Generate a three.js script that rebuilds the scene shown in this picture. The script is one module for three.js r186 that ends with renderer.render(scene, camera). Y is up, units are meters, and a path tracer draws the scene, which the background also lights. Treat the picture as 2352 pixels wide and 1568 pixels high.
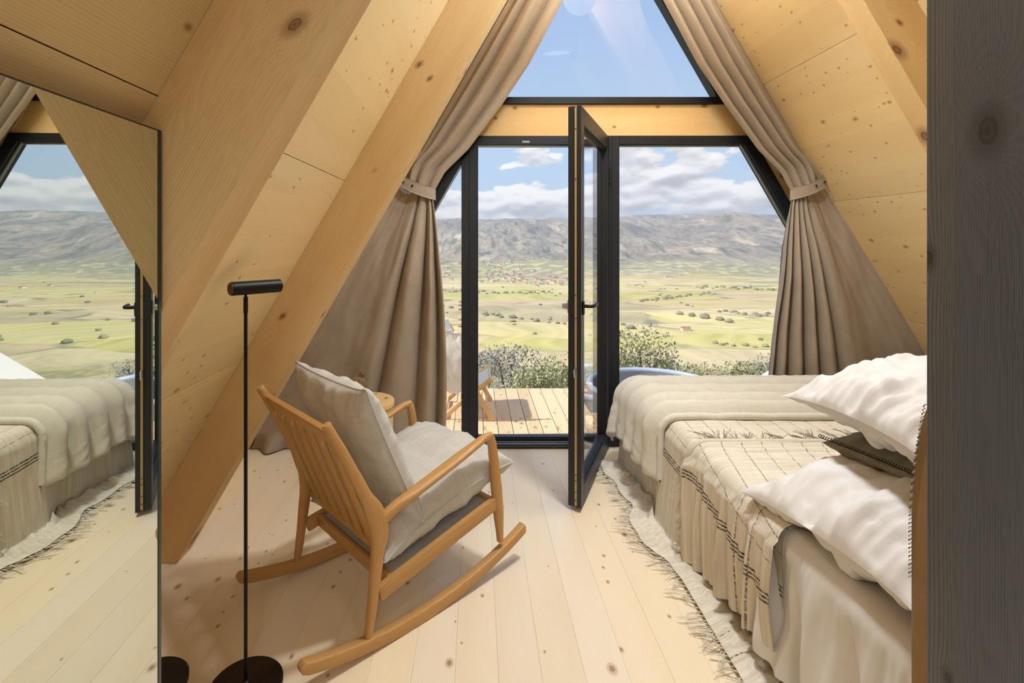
import * as THREE from 'three';
import { RoundedBoxGeometry } from 'three/addons/geometries/RoundedBoxGeometry.js';
import { mergeGeometries, mergeVertices, toCreasedNormals } from 'three/addons/utils/BufferGeometryUtils.js';
import { ImprovedNoise } from 'three/addons/math/ImprovedNoise.js';
import { RectAreaLightUniformsLib } from 'three/addons/lights/RectAreaLightUniformsLib.js';

// ---------------------------------------------------------------- camera, sky, sun, exposure
const EYE = 1.4, FOCAL = 1176, W = 2352, H = 1568;          // focal length in pixels of the 2352 x 1568 frame
const scene = new THREE.Scene();
const camera = new THREE.PerspectiveCamera(2 * Math.atan(H / 2 / FOCAL) * 180 / Math.PI, W / H, 0.02, 20000);
camera.position.set(0, EYE, 0);
camera.lookAt(0, EYE, -10);
camera.setViewOffset(W, H, 81, 231, W, H);                  // shifted lens: the horizon lies above the middle of the frame
scene.add(camera);
const renderer = new THREE.WebGLRenderer();
renderer.toneMapping = THREE.LinearToneMapping;
renderer.toneMappingExposure = 1.0;
renderer.shadowMap.enabled = true;
RectAreaLightUniformsLib.init();

const perlin = new ImprovedNoise();
const N = (x, y = 0, z = 0) => perlin.noise(x, y, z);
const fbm = (x, y, z, o = 4) => { let s = 0, a = .5, f = 1; for (let i = 0; i < o; i++) { s += a * N(x * f, y * f, z + i * 7.3); a *= .5; f *= 2.03; } return s; };
const clamp = (x, a = 0, b = 1) => Math.min(b, Math.max(a, x));
const lerp = (a, b, t) => a + (b - a) * t;
const smooth = (a, b, x) => { const t = clamp((x - a) / (b - a)); return t * t * (3 - 2 * t); };
function rng(seed) { let s = seed | 0; return () => { s = (s + 0x6d2b79f5) | 0; let t = Math.imul(s ^ (s >>> 15), 1 | s); t = (t + Math.imul(t ^ (t >>> 7), 61 | t)) ^ t; return ((t ^ (t >>> 14)) >>> 0) / 4294967296; }; }
const V = (x, y, z) => new THREE.Vector3(x, y, z);

// the sky: blue air paling to the horizon, and bands of broken cumulus all round it
const SKY_GAIN = 1.1;
{
  const w = 4096, h = 2048, data = new Uint8Array(w * h * 4);
  const put = (k, r, g, b) => { data[k] = clamp(r, 0, 255); data[k + 1] = clamp(g, 0, 255); data[k + 2] = clamp(b, 0, 255); data[k + 3] = 255; };
  for (let j = 0; j < h; j++) {
    const el = ((j + .5) / h - .5) * 180;
    for (let i = 0; i < w; i++) {
      const k = (j * w + i) * 4;
      if (el < -1) { put(k, 190, 196, 190); continue; }
      const t = smooth(0, 32, el);
      let r = lerp(188, 158, t), g = lerp(214, 187, t), b = lerp(241, 230, t);
      if (el < 60) {
        const az = (i + .5) / w * 2 * Math.PI, R = 9, cx = Math.cos(az) * R, cz = Math.sin(az) * R;
        const e2 = el * .42, bil = (X, Y, Z3) => { let q = 0, a = .5, f = 1.6; for (let o = 0; o < 5; o++) { q += a * Math.abs(N(X * f, Y * f, Z3 * f)); a *= .55; f *= 2.1; } return q; };
        const cover = .05 + .30 * smooth(-.5, 3, el) * (1 - smooth(8, 14, el)) + .14 * Math.exp(-(((el - 13.2) / 1.2) ** 2)) - .5 * smooth(13.5, 17, el);
        const n = fbm(cx * .8, e2 * .8, cz * .8, 3) * 1.15 + .55 * (bil(cx, e2, cz) - .26) + .5 * N(cx * .35, el * .2 + 3, cz * .35);
        const dens = smooth(.0, .09, n + cover - .17);
        if (dens > 0) {
          const up = fbm(cx * .8, (e2 + .3) * .8, cz * .8, 3) * 1.15 + .55 * (bil(cx, e2 + .3, cz) - .26) + .5 * N(cx * .35, (el + .66) * .2 + 3, cz * .35);
          const lit = clamp(.66 + (n - up) * 2.2 - .25 * smooth(.1, .6, n + cover - .17));
          const cr = lerp(184, 255, lit), cg = lerp(187, 254, lit), cb = lerp(197, 254, lit);
          r = lerp(r, cr, dens * .96); g = lerp(g, cg, dens * .96); b = lerp(b, cb, dens * .96);
        }
      }
      put(k, r, g, b);
    }
  }
  const sky = new THREE.DataTexture(data, w, h, THREE.RGBAFormat);
  sky.mapping = THREE.EquirectangularReflectionMapping; sky.colorSpace = THREE.SRGBColorSpace;
  sky.magFilter = THREE.LinearFilter; sky.wrapS = THREE.RepeatWrapping; sky.needsUpdate = true;
  scene.background = sky; scene.environment = sky;
  scene.backgroundIntensity = scene.environmentIntensity = SKY_GAIN;
}
// the sun stands to the left of the house, a little behind the glazed front, so that it lights deck and valley but not the room
const sun = new THREE.DirectionalLight(new THREE.Color(1, .94, .84), 4.6);
sun.position.set(-60, 62, 0); sun.target.position.set(0, 0, -4);
sun.castShadow = true; sun.shadow.mapSize.set(4096, 4096);
Object.assign(sun.shadow.camera, { left: -25, right: 25, top: 25, bottom: -25, near: 1, far: 200 });
scene.add(sun, sun.target);

// ---------------------------------------------------------------- helpers
const used = new Map();
function numbered(name) { const n = used.get(name) ?? 0; used.set(name, n + 1); return n ? name + '_' + String(n).padStart(3, '0') : name; }
const shade = (o) => { o.castShadow = o.receiveShadow = true; return o; };
function mesh(name, geometry, material, parent) { const m = shade(new THREE.Mesh(geometry, material)); m.name = parent ? name : numbered(name); (parent ?? scene).add(m); return m; }
function thing(name, label, category, [x, y, z] = [0, 0, 0], turn = 0, group) {
  const o = new THREE.Group(); o.name = numbered(name); o.position.set(x, y, z); o.rotation.y = turn; o.userData = { label, category };
  if (group) o.userData.group = group;
  scene.add(o); return o;
}
function tag(o, label, category, group) { o.userData = { ...o.userData, label, category }; if (group) o.userData.group = group; return o; }
function struct(name, label) { const o = new THREE.Group(); o.name = numbered(name); o.userData = { kind: 'structure' }; if (label) o.userData.label = label; scene.add(o); return o; }
const bake = (g, x, y, z, rx = 0, ry = 0, rz = 0) => g.applyMatrix4(new THREE.Matrix4().compose(V(x, y, z), new THREE.Quaternion().setFromEuler(new THREE.Euler(rx, ry, rz)), V(1, 1, 1)));
function box(x0, x1, y0, y1, z0, z1, r = 0) {
  const w = Math.abs(x1 - x0), h = Math.abs(y1 - y0), d = Math.abs(z1 - z0);
  const g = r ? new RoundedBoxGeometry(w, h, d, 2, Math.min(r, w / 2.01, h / 2.01, d / 2.01)) : new THREE.BoxGeometry(w, h, d);
  return g.translate((x0 + x1) / 2, (y0 + y1) / 2, (z0 + z1) / 2);
}
function merge(list) { return mergeGeometries(list.map((g) => { const n = g.index ? g.toNonIndexed() : g; for (const k of Object.keys(n.attributes)) if (!['position', 'normal', 'uv'].includes(k)) n.deleteAttribute(k); return n; })); }
// a grid surface from f(u, v) -> [x, y, z]; thick > 0 closes it into a solid sheet
function sheet(nu, nv, f, thick = 0, su = 1, sv = 1) {
  const pos = [], uv = [], idx = [];
  for (let j = 0; j <= nv; j++) for (let i = 0; i <= nu; i++) { const p = f(i / nu, j / nv); pos.push(p[0], p[1], p[2]); uv.push(p[3] ?? i / nu * su, p[4] ?? j / nv * sv); }
  const at = (i, j) => j * (nu + 1) + i;
  for (let j = 0; j < nv; j++) for (let i = 0; i < nu; i++) idx.push(at(i, j), at(i + 1, j), at(i + 1, j + 1), at(i, j), at(i + 1, j + 1), at(i, j + 1));
  const g = new THREE.BufferGeometry();
  g.setAttribute('position', new THREE.Float32BufferAttribute(pos, 3)); g.setAttribute('uv', new THREE.Float32BufferAttribute(uv, 2)); g.setIndex(idx); g.computeVertexNormals();
  if (!thick) return g;
  const n = g.attributes.normal, count = (nu + 1) * (nv + 1), p2 = pos.slice(), uv2 = uv.slice(), id2 = idx.slice();
  for (let k = 0; k < count; k++) { p2.push(pos[3 * k] - n.getX(k) * thick, pos[3 * k + 1] - n.getY(k) * thick, pos[3 * k + 2] - n.getZ(k) * thick); uv2.push(uv[2 * k], uv[2 * k + 1]); }
  for (let k = 0; k < idx.length; k += 3) id2.push(idx[k] + count, idx[k + 2] + count, idx[k + 1] + count);
  const rim = (a, b) => id2.push(a, a + count, b + count, a, b + count, b);
  for (let i = 0; i < nu; i++) { rim(at(i + 1, 0), at(i, 0)); rim(at(i, nv), at(i + 1, nv)); }
  for (let j = 0; j < nv; j++) { rim(at(0, j), at(0, j + 1)); rim(at(nu, j + 1), at(nu, j)); }
  const s = new THREE.BufferGeometry();
  s.setAttribute('position', new THREE.Float32BufferAttribute(p2, 3)); s.setAttribute('uv', new THREE.Float32BufferAttribute(uv2, 2)); s.setIndex(id2); s.computeVertexNormals();
  return s;
}
// a rod of changing elliptic section swept through points [x, y, z, halfA, halfB]; `side` is the direction of halfA
function rod(points, side, { seg = 40, round = 14, power = 2.6, caps = true } = {}) {
  const curve = new THREE.CatmullRomCurve3(points.map((p) => V(p[0], p[1], p[2])), false, 'centripetal');
  const n = points.length - 1, pos = [], uv = [], idx = [], S = V(...side).normalize(), L = curve.getLength();
  const ring = (c, T, a, b, l) => {
    const A = S.clone().addScaledVector(T, -S.dot(T)).normalize(), B = new THREE.Vector3().crossVectors(T, A);
    for (let k = 0; k <= round; k++) {
      const t = k / round * 2 * Math.PI, cs = Math.cos(t), sn = Math.sin(t), e = 2 / power;
      const p = c.clone().addScaledVector(A, a * Math.sign(cs) * Math.abs(cs) ** e).addScaledVector(B, b * Math.sign(sn) * Math.abs(sn) ** e);
      pos.push(p.x, p.y, p.z); uv.push(k / round * (a + b) * 3, l);
    }
  };
  let rings = 0;
  for (let i = 0; i <= seg; i++) {
    const t = i / seg, f = t * n, j = Math.min(n - 1, Math.floor(f)), q = f - j, sm = q * q * (3 - 2 * q);
    const c = curve.getPoint(t), T = curve.getTangent(t), a = lerp(points[j][3], points[j + 1][3], sm), b = lerp(points[j][4], points[j + 1][4], sm);
    if (caps && i === 0) { ring(c.clone().addScaledVector(T, -.0), T, .0001, .0001, 0); ring(c.clone().addScaledVector(T, -.0), T, a * .86, b * .86, 0); rings += 2; ring(c.clone().addScaledVector(T, Math.min(a, b) * .18), T, a, b, t * L); rings++; }
    else if (caps && i === seg) { ring(c.clone().addScaledVector(T, -Math.min(a, b) * .18), T, a, b, t * L); ring(c, T, a * .86, b * .86, L); ring(c, T, .0001, .0001, L); rings += 3; }
    else { ring(c, T, a, b, t * L); rings++; }
  }
  const m = round + 1;
  for (let i = 0; i < rings - 1; i++) for (let k = 0; k < round; k++) idx.push(i * m + k, (i + 1) * m + k, i * m + k + 1, i * m + k + 1, (i + 1) * m + k, (i + 1) * m + k + 1);
  const g = new THREE.BufferGeometry();
  g.setAttribute('position', new THREE.Float32BufferAttribute(pos, 3)); g.setAttribute('uv', new THREE.Float32BufferAttribute(uv, 2)); g.setIndex(idx);
  const c = toCreasedNormals(g, .75); return c;
}
const tube = (pts, r, seg = 20, round = 6, closed = false) => new THREE.TubeGeometry(new THREE.CatmullRomCurve3(pts.map((p) => V(...p)), closed), seg, r, round, closed);

// ---------------------------------------------------------------- textures and materials
function tex(w, h, f, { srgb = true, rx = 1, ry = 1 } = {}) {
  const data = new Uint8Array(w * h * 4);
  for (let j = 0; j < h; j++) for (let i = 0; i < w; i++) { const c = f(i / w, j / h, i, j), k = (j * w + i) * 4; data[k] = clamp(c[0], 0, 255); data[k + 1] = clamp(c[1], 0, 255); data[k + 2] = clamp(c[2], 0, 255); data[k + 3] = 255; }
  const t = new THREE.DataTexture(data, w, h, THREE.RGBAFormat);
  t.wrapS = t.wrapT = THREE.RepeatWrapping; t.magFilter = THREE.LinearFilter; t.minFilter = THREE.LinearMipmapLinearFilter; t.generateMipmaps = true;
  if (srgb) t.colorSpace = THREE.SRGBColorSpace; t.repeat.set(rx, ry); t.needsUpdate = true; return t;
}
// spruce lamellas side by side: grain runs along v, `count` lamellas of `width` metres across u, `length` metres along v
function spruce({ w, h, count, width, length, seed, base, late, dark, knots = 5, contrast = 1, tone = 10, small = 1, big = .25 }) {
  const R = rng(seed), lam = [];
  for (let i = 0; i < count; i++) {
    const kn = [];
    const n = knots * length * (.5 + R());
    for (let k = 0; k < n; k++) kn.push([R() * width, R() * length, (R() < big ? .007 + R() * .007 : .003 + R() * .004) * small, R() * 3, R()]);
    lam.push({ tone: (R() - .5) * 2 * tone, freq: 130 + R() * 120, pith: R() * 3 - 1, off: R() * 90, kn, warm: (R() - .5) * 8 });
  }
  const pix = (L, a, l) => {
    let push = 0, kd = 9, kp = 0;
    for (const k of L.kn) {
      const dl = (l - k[1]) / 1.5; if (Math.abs(dl) > .16) continue;
      const da = a - k[0], d = Math.hypot(da, dl) / k[2];
      if (d < kd) { kd = d; kp = k[3]; }
      push += Math.sign(da) * k[2] * 1.7 * Math.exp(-d * .5) * clamp(d);
    }
    const wa = a - push + .010 * N(l * .9, a * 4, L.off) + .003 * N(l * 5, a * 14, L.off + 4);
    const q = wa * L.freq * (1 + .25 * N(wa * 9, l * .15, L.off + 9)) ;
    const fr = q - Math.floor(q), ring = Math.pow(fr, 3.2) * (1 - smooth(.93, 1, fr));
    const fib = N(a * 1500, l * 9, L.off), blot = N(a * 12, l * 1.3, L.off + 20);
    let t = clamp((ring * .55 + .18 * blot + .10 * fib) * contrast, 0, 1);
    let r = lerp(base[0], late[0], t) + L.tone + L.warm * .4, g = lerp(base[1], late[1], t) + L.tone, b = lerp(base[2], late[2], t) + L.tone - L.warm;
    if (kd < 2.6) {
      const core = 1 - smooth(.75, 1.15, kd + .12 * N(a * 200, l * 200, kp)), halo = (1 - smooth(.9, 2.6, kd)) * .38, rr = .5 + .5 * Math.sin(kd * 9 + kp);
      const m = Math.max(core * (.62 + .25 * rr), halo);
      r = lerp(r, dark[0], m); g = lerp(g, dark[1], m); b = lerp(b, dark[2], m);
    }
    return [r, g, b];
  };
  const fade = .25;
  return tex(w, h, (u, v) => {
    const i = Math.min(count - 1, Math.floor(u * count)), L = lam[i], a = (u * count - i) * width, l = v * length;
    let c = pix(L, a, l);
    if (l > length - fade) { const c2 = pix(L, a, l - length), t = smooth(length - fade, length, l); c = c.map((x, k) => lerp(x, c2[k], t)); }
    return c;
  });
}
const LAM = .14, LAMS = 8, TLEN = 3.2;                       // floor planks: eight lamellas of 14 cm in one texture
const texFloor = spruce({ w: 1024, h: 2048, count: LAMS, width: LAM, length: TLEN, seed: 11, base: [238, 222, 194], late: [222, 192, 150], dark: [142, 100, 64], knots: 3.6, contrast: .95, tone: 6, small: .72, big: .1 });
const texRoof = spruce({ w: 1024, h: 2048, count: 8, width: .15, length: TLEN, seed: 23, base: [236, 209, 156], late: [212, 170, 108], dark: [156, 110, 64], knots: 7.5, contrast: 1.0, tone: 4, small: .62, big: .12 });
const texBeam = spruce({ w: 1024, h: 2048, count: 6, width: .2, length: TLEN, seed: 37, base: [229, 195, 138], late: [200, 150, 88], dark: [112, 72, 40], knots: 2.6, contrast: 1.5, tone: 5, small: 1.5 });
const M = {};
M.floor = new THREE.MeshPhysicalMaterial({ map: texFloor, roughness: .42, clearcoat: .35, clearcoatRoughness: .32 });
M.roof = new THREE.MeshStandardMaterial({ map: texRoof, roughness: .7 });
M.beam = new THREE.MeshStandardMaterial({ map: texBeam, roughness: .7 });
M.frame = new THREE.MeshStandardMaterial({ color: 0x23262a, roughness: .42, metalness: .25 });
M.frameEdge = new THREE.MeshStandardMaterial({ color: 0x8d9296, roughness: .35, metalness: .7 });
M.gasket = new THREE.MeshStandardMaterial({ color: 0x0c0d0e, roughness: .7 });
M.glass = new THREE.MeshPhysicalMaterial({ color: 0xffffff, roughness: 0, transmission: 1, thickness: 0, ior: 1.5 });
M.blackMetal = new THREE.MeshStandardMaterial({ color: 0x17130f, roughness: .45, metalness: .5 });
M.steel = new THREE.MeshStandardMaterial({ color: 0xb9bcbf, roughness: .3, metalness: .9 });
// uv in metres on a box: u across the grain, v along it; `along` names the axis of the grain
function grain(g, along, across, cu, cv, ou = 0, ov = 0) {
  const p = g.attributes.position, n = g.attributes.normal, uv = g.attributes.uv, ax = { x: 0, y: 1, z: 2 }, a = ax[along], c = ax[across], o = 3 - a - c;
  for (let i = 0; i < p.count; i++) {
    const q = [p.getX(i), p.getY(i), p.getZ(i)], m = [n.getX(i), n.getY(i), n.getZ(i)];
    const onC = Math.abs(m[c]) > .7;
    uv.setXY(i, (onC ? q[o] : q[c]) / cu + ou, (Math.abs(m[a]) > .7 ? q[o] : q[a]) / cv + ov);
  }
  return g;
}
// ---------------------------------------------------------------- the A-frame shell
const AX = .893, APEX = 4.2, SL = Math.tan(Math.PI / 6), D = 3.49, BACK = -3.1;     // ridge line x, ridge height, run per rise, depth of the front, of the rear wall
const Z = (d) => -d;
const roofX = (y, s) => AX + s * (APEX - y) * SL;
// floor planks
{
  const f = struct('floor', 'pale spruce plank floor');
  const x0 = -1.75, count = 36, R = rng(5), cache = new Map();
  for (let i = 0; i < count; i++) {
    const k = i % LAMS, key = k + '_' + (Math.floor(i / LAMS) % 3);
    if (!cache.has(key)) {
      const g = box(.0002, LAM - .0002, -.03, 0, Z(D - .03), Z(BACK), .0006), p = g.attributes.position, uv = g.attributes.uv, ov = R();
      for (let j = 0; j < p.count; j++) uv.setXY(j, (k + clamp(p.getX(j) / LAM, .02, .98)) / LAMS, -p.getZ(j) / TLEN + ov);
      cache.set(key, g);
    }
    const m = mesh('plank', cache.get(key), M.floor, f); m.position.x = x0 + i * LAM;
  }
  mesh('subfloor', box(-1.75, 3.45, -.2, -.0305, Z(D + .05), Z(BACK - .1)), M.beam, f);
}
// the two sloping roof walls, in panels 90 cm wide whose joints run towards the window
const ROOF_T = .1;
for (const [s, name] of [[-1, 'wall_left'], [1, 'wall_right']]) {
  const wall = struct(name, s < 0 ? 'sloping spruce panel wall with rafters, left of the window' : 'sloping spruce panel wall above the bed');
  const R = rng(s + 40), joints = [-.25, .10, .88, 1.66, 2.44, 3.22, APEX + .02];
  for (let i = 0; i < joints.length - 1; i++) {
    const a = joints[i], b = joints[i + 1], len = (b - a) / Math.cos(Math.PI / 6) - .0018;
    const g = grain(box(-ROOF_T / 2, ROOF_T / 2, -len / 2, len / 2, Z(D + .22), Z(BACK - .1), .0015), 'z', 'x', 1.2, TLEN, R(), R());
    const m = mesh('panel', g, M.roof, wall), mid = (a + b) / 2;
    m.position.set(roofX(mid, s) + s * Math.cos(Math.PI / 6) * ROOF_T / 2, mid + .5 * ROOF_T / 2, 0);
    m.rotation.z = s * Math.PI / 6;
  }
  mesh('roof_cover', bake(box(0, .05, -2.6, 2.6, Z(D + .3), Z(BACK - .2)), roofX(2.05, s) + s * .866 * (ROOF_T + (s < 0 ? .06 : .01)), 2.05 + .5 * (ROOF_T + (s < 0 ? .06 : .01)), 0, 0, 0, s * Math.PI / 6), M.frame, wall);
  // rafters: 20 cm deep, 11 cm thick
  const lenR = APEX / Math.cos(Math.PI / 6);
  for (const d of [-1.75, -.42, .92, 2.22, D]) {
    const sh = new THREE.Shape(), w = .2 / Math.cos(Math.PI / 6);
    const y1 = APEX, x1 = AX;
    sh.moveTo(roofX(0, s), 0); sh.lineTo(roofX(0, s) - s * w, 0); sh.lineTo(AX, APEX - w / SL); sh.lineTo(AX, APEX); sh.closePath();
    const t = .115, g = new THREE.ExtrudeGeometry(sh, { depth: t - .004, bevelEnabled: true, bevelThickness: .002, bevelSize: .002, bevelOffset: -.002, bevelSegments: 1 });
    g.translate(0, 0, Z(d) - t + .002);
    const p = g.attributes.position, n = g.attributes.normal, uv = g.attributes.uv, row = [2, 4, 0, 1, 3][[-1.75, -.42, .92, 2.22, D].indexOf(d)], ov = R() * 1;
    for (let i = 0; i < p.count; i++) {
      const x = p.getX(i) - AX, y = p.getY(i), along = y / .866 - 0, perp = (s * (roofX(y, s) - p.getX(i))) * .866;
      const facing = Math.abs(n.getZ(i)) > .7;
      uv.setXY(i, (((facing ? clamp(perp / .2, .01, .99) : clamp(.5 + (p.getZ(i) - Z(d)) / .25, .01, .99)) + (s < 0 ? row : (row + 3) % 6)) / 6), along / TLEN + ov);
    }
    mesh('rafter', g, M.beam, wall);
  }
}
// rear gable: boarded, with an added window for fill light and the ridge beam out of sight behind the camera
{
  const w = struct('wall_back', 'boarded rear gable');
  const sh = new THREE.Shape([[roofX(-.1, -1), -.1], [roofX(-.1, 1), -.1], [AX, APEX + .08]].map((p) => new THREE.Vector2(...p)));
  const hole = new THREE.Path([[.2, 1.2], [1.6, 1.2], [1.6, 2.4], [.2, 2.4]].map((p) => new THREE.Vector2(...p)));
  sh.holes.push(hole);
  const g = new THREE.ExtrudeGeometry(sh, { depth: .12, bevelEnabled: false }); g.translate(0, 0, Z(BACK));
  grain(g, 'y', 'z', 1.2, TLEN); mesh('boarding', g, M.roof, w);
  const win = struct('added_window_4');
  const ex = (pts, hol, d0, d1, m, name) => { const s2 = new THREE.Shape(pts.map((p) => new THREE.Vector2(...p))); if (hol) s2.holes.push(new THREE.Path(hol.map((p) => new THREE.Vector2(...p)))); mesh(name, new THREE.ExtrudeGeometry(s2, { depth: d1 - d0, bevelEnabled: false }).translate(0, 0, Z(BACK) + d0), m, win); };
  ex([[.202, 1.202], [1.598, 1.202], [1.598, 2.398], [.202, 2.398]], [[.27, 1.27], [1.53, 1.27], [1.53, 2.33], [.27, 2.33]], .03, .09, M.frame, 'frame');
  mesh('pane', sheet(1, 1, (u, v) => [lerp(.27, 1.53, u), lerp(1.27, 2.33, v), Z(BACK) + .06]), M.glass, win);
}
// ---------------------------------------------------------------- the glazed front
{
  const w = struct('wall_front', 'spruce beam across the glazed front');
  const yb0 = 2.117, yb1 = 2.33, xin = (y, s) => roofX(y, s) - s * .226;
  // transom beam
  const sh = new THREE.Shape([[xin(yb0, -1) + .001, yb0], [xin(yb0, 1) - .001, yb0], [xin(yb1, 1) - .001, yb1], [xin(yb1, -1) + .001, yb1]].map((p) => new THREE.Vector2(...p)));
  const g = new THREE.ExtrudeGeometry(sh, { depth: .11, bevelEnabled: false }).translate(0, 0, Z(D + .115));
  const p = g.attributes.position, uv = g.attributes.uv;
  for (let i = 0; i < p.count; i++) uv.setXY(i, (5 + clamp((p.getY(i) - yb0) / .213, .02, .98)) / 6, p.getX(i) / TLEN + .32);
  mesh('transom_beam', g, M.beam, w);

  const F = .074 / .866, d0 = D - .012, d1 = D + .075;       // frame depth
  // bar in the facade plane from polygon
  const bar = (pts, parent, name = 'frame_bar', a = d0, b = d1, m = M.frame) => {
    const s2 = new THREE.Shape(pts.map((q) => new THREE.Vector2(...q)));
    return mesh(name, new THREE.ExtrudeGeometry(s2, { depth: b - a - .004, bevelEnabled: true, bevelThickness: .002, bevelSize: .0015, bevelOffset: -.0015, bevelSegments: 1 }).translate(0, 0, Z(b) + .002), m, parent);
  };
  const pane = (pts, parent) => { const s2 = new THREE.Shape(pts.map((q) => new THREE.Vector2(...q))); mesh('pane', new THREE.ShapeGeometry(s2).translate(0, 0, Z(D + .035)), M.glass, parent); };
  const rect = (x0, x1, y0, y1) => [[x0, y0], [x1, y0], [x1, y1], [x0, y1]];
  // window_1: triangle above the beam
  {
    const o = struct('window_1', 'triangular fixed pane in the gable'), y0 = 2.332, y1 = 2.378, ya = APEX - .226 / SL;
    bar([[xin(y0, -1), y0], [xin(y0, 1), y0], [xin(y1, 1), y1], [xin(y1, -1), y1]], o);
    for (const s of [-1, 1]) bar([[xin(y1, s), y1], [AX, ya], [AX, ya - F / SL], [xin(y1, s) - s * F, y1]], o);
    pane([[xin(y1, -1) + F, y1], [xin(y1, 1) - F, y1], [AX, ya - F / SL]], o);
  }
  const yt = 2.115, yi = 2.056, sill = .055, sillIn = .062;
  // window_2: sloping pane left of the door
  {
    const o = struct('window_2', 'narrow sloping fixed pane left of the door'), xr = -.052;
    bar(rect(xr - .052, xr, 0, yt), o);
    bar([[xin(yt, -1), yt], [xr - .052, yt], [xr - .052, yi], [xin(yi, -1), yi]].reverse(), o);
    bar([[xin(yi, -1), yi], [xin(0, -1), 0], [xin(0, -1) + F, 0], [xin(yi, -1) + F, yi]], o);
    bar([[xin(0, -1) + F, 0], [xr - .052, 0], [xr - .052, sill], [xin(sill, -1) + F, sill]], o);
    bar([[xin(yi, -1) + F, yi - .003], [xin(sillIn, -1) + F, sillIn], [xin(sillIn, -1) + F + .014, sillIn], [xin(yi, -1) + F + .014, yi - .003]], o, 'glazing_bead', D + .012, D + .03, M.frameEdge);
    pane([[xin(sill, -1) + F, sill], [xr - .052, sill], [xr - .052, yi], [xin(yi, -1) + F, yi]], o);
  }
  // window_3: sloping pane right of the door
  {
    const o = struct('window_3', 'sloping fixed pane behind the bed'), xl = .918;
    bar(rect(xl, xl + .052, 0, yt), o);
    bar([[xl + .052, yi], [xin(yi, 1), yi], [xin(yt, 1), yt], [xl + .052, yt]], o);
    bar([[xin(yi, 1) - F, yi], [xin(0, 1) - F, 0], [xin(0, 1), 0], [xin(yi, 1), yi]], o);
    bar([[xl + .052, 0], [xin(0, 1) - F, 0], [xin(sill, 1) - F, sill], [xl + .052, sill]], o);
    bar([[xin(yi, 1) - F - .014, yi - .003], [xin(sillIn, 1) - F - .014, sillIn], [xin(sillIn, 1) - F, sillIn], [xin(yi, 1) - F, yi - .003]], o, 'glazing_bead', D + .012, D + .03, M.frameEdge);
    bar(rect(xl + .055, xin(yi, 1) - F - .02, yi - .012, yi), o, 'glazing_bead', D + .012, D + .03, M.frameEdge);
    pane([[xl + .052, sill], [xin(sill, 1) - F, sill], [xin(yi, 1) - F, yi], [xl + .052, yi]], o);
  }
  // door frame and the open leaf
  {
    const o = struct('door_1', 'dark metal framed glass door standing open into the room');
    const xa = -.052, xb = .918;
    mesh('jamb', merge([box(xa, xa + .052, 0, yt, Z(D + .075), Z(D - .012), .002), box(xa + .052, xa + .062, .06, yi, Z(D + .07), Z(D + .03), .001)]), M.frame, o);
    mesh('jamb', box(xb - .03, xb, 0, yt, Z(D + .075), Z(D - .012), .002), M.frame, o);
    mesh('door_head', box(xa + .052, xb - .03, yi, yt, Z(D + .075), Z(D - .006), .002), M.frame, o);
    mesh('drip_strip', box(xa + .054, xb - .03, yi - .008, yi, Z(D + .07), Z(D + .02), .001), M.frameEdge, o);
    mesh('strike_plate', box(.31, .36, yi + .012, yi + .024, Z(D - .006), Z(D - .009)), M.steel, o);
    mesh('threshold', merge([box(xa + .052, xb - .03, 0, .018, Z(D + .08), Z(D - .045), .003), box(xa + .052, xb - .03, .018, .055, Z(D + .08), Z(D + .03), .003)]), M.frame, o);
    for (const q of [.02, -.014]) mesh('threshold_rail', box(xa + .052, xb - .03, .018, .026, Z(D + q + .008), Z(D + q - .006), .002), M.frameEdge, o);
    for (const y of [1.02, .52, .44, .36]) mesh('strike_plate', box(xa + .0605, xa + .0635, y - .03, y + .03, Z(D + .02), Z(D + .0)), M.steel, o);
    // leaf, hinged at the right jamb: local x runs from the hinge to the free edge, local z to the outside
    const leaf = new THREE.Group(); leaf.name = 'door_leaf'; o.add(leaf);
    leaf.position.set(.897, 0, Z(3.462)); leaf.rotation.y = Math.PI - Math.atan2(.83, .361);
    leaf.rotation.y = Math.atan2(-.83, -.361);
    leaf.userData.label = 'open glass leaf';
    const Wd = .905, y0 = .022, y1 = 2.1, S = .082, B = .09;
    // inner (room side) half of the frame and the outer half, a strip of pale hardware between them
    const ring = (a, b, name, m, grow = 0, st = S) => {
      mesh('stile', box(0 - grow * 0, st, y0, y1, a, b, .003), m, leaf);
      mesh('stile', box(Wd - st + grow, Wd + grow, y0, y1, a, b, .003), m, leaf);
      mesh('rail', box(st, Wd - st + grow, y0, y0 + B, a, b, .003), m, leaf);
      mesh('rail', box(st, Wd - st + grow, y1 - B, y1, a, b, .003), m, leaf);
    };
    const side = 1;                                          // local +z is the room side or the outside, fixed below
    ring(0, .022, 'inner', M.frame, .0);
    ring(.034, .07, 'outer', M.frame, -.012, S - .01);
    const strip = new THREE.MeshStandardMaterial({ color: 0xb79a6c, roughness: .45, metalness: .35 });
    mesh('hardware_strip', box(Wd - S, Wd - .004, y0 + .01, y1 - .01, .022, .034), strip, leaf);
    for (const y of [.06, .1, .16, .19, 1.0, 1.12, 1.72, 1.98]) mesh('screw', new THREE.CylinderGeometry(.003, .003, .003, 10).rotateZ(Math.PI / 2).translate(Wd - .003, y, .028), M.blackMetal, leaf);
    mesh('latch_hook', merge([box(Wd - .006, Wd + .018, .735, .745, .024, .032, .002), bake(box(0, .012, 0, .045, .024, .032, .002), Wd + .012, .70, 0, 0, 0, -.35)]), M.steel, leaf);
    mesh('pane', box(S - .005, Wd - S + .005, y0 + B - .005, y1 - B + .005, .03, .03005), M.glass, leaf);
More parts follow.
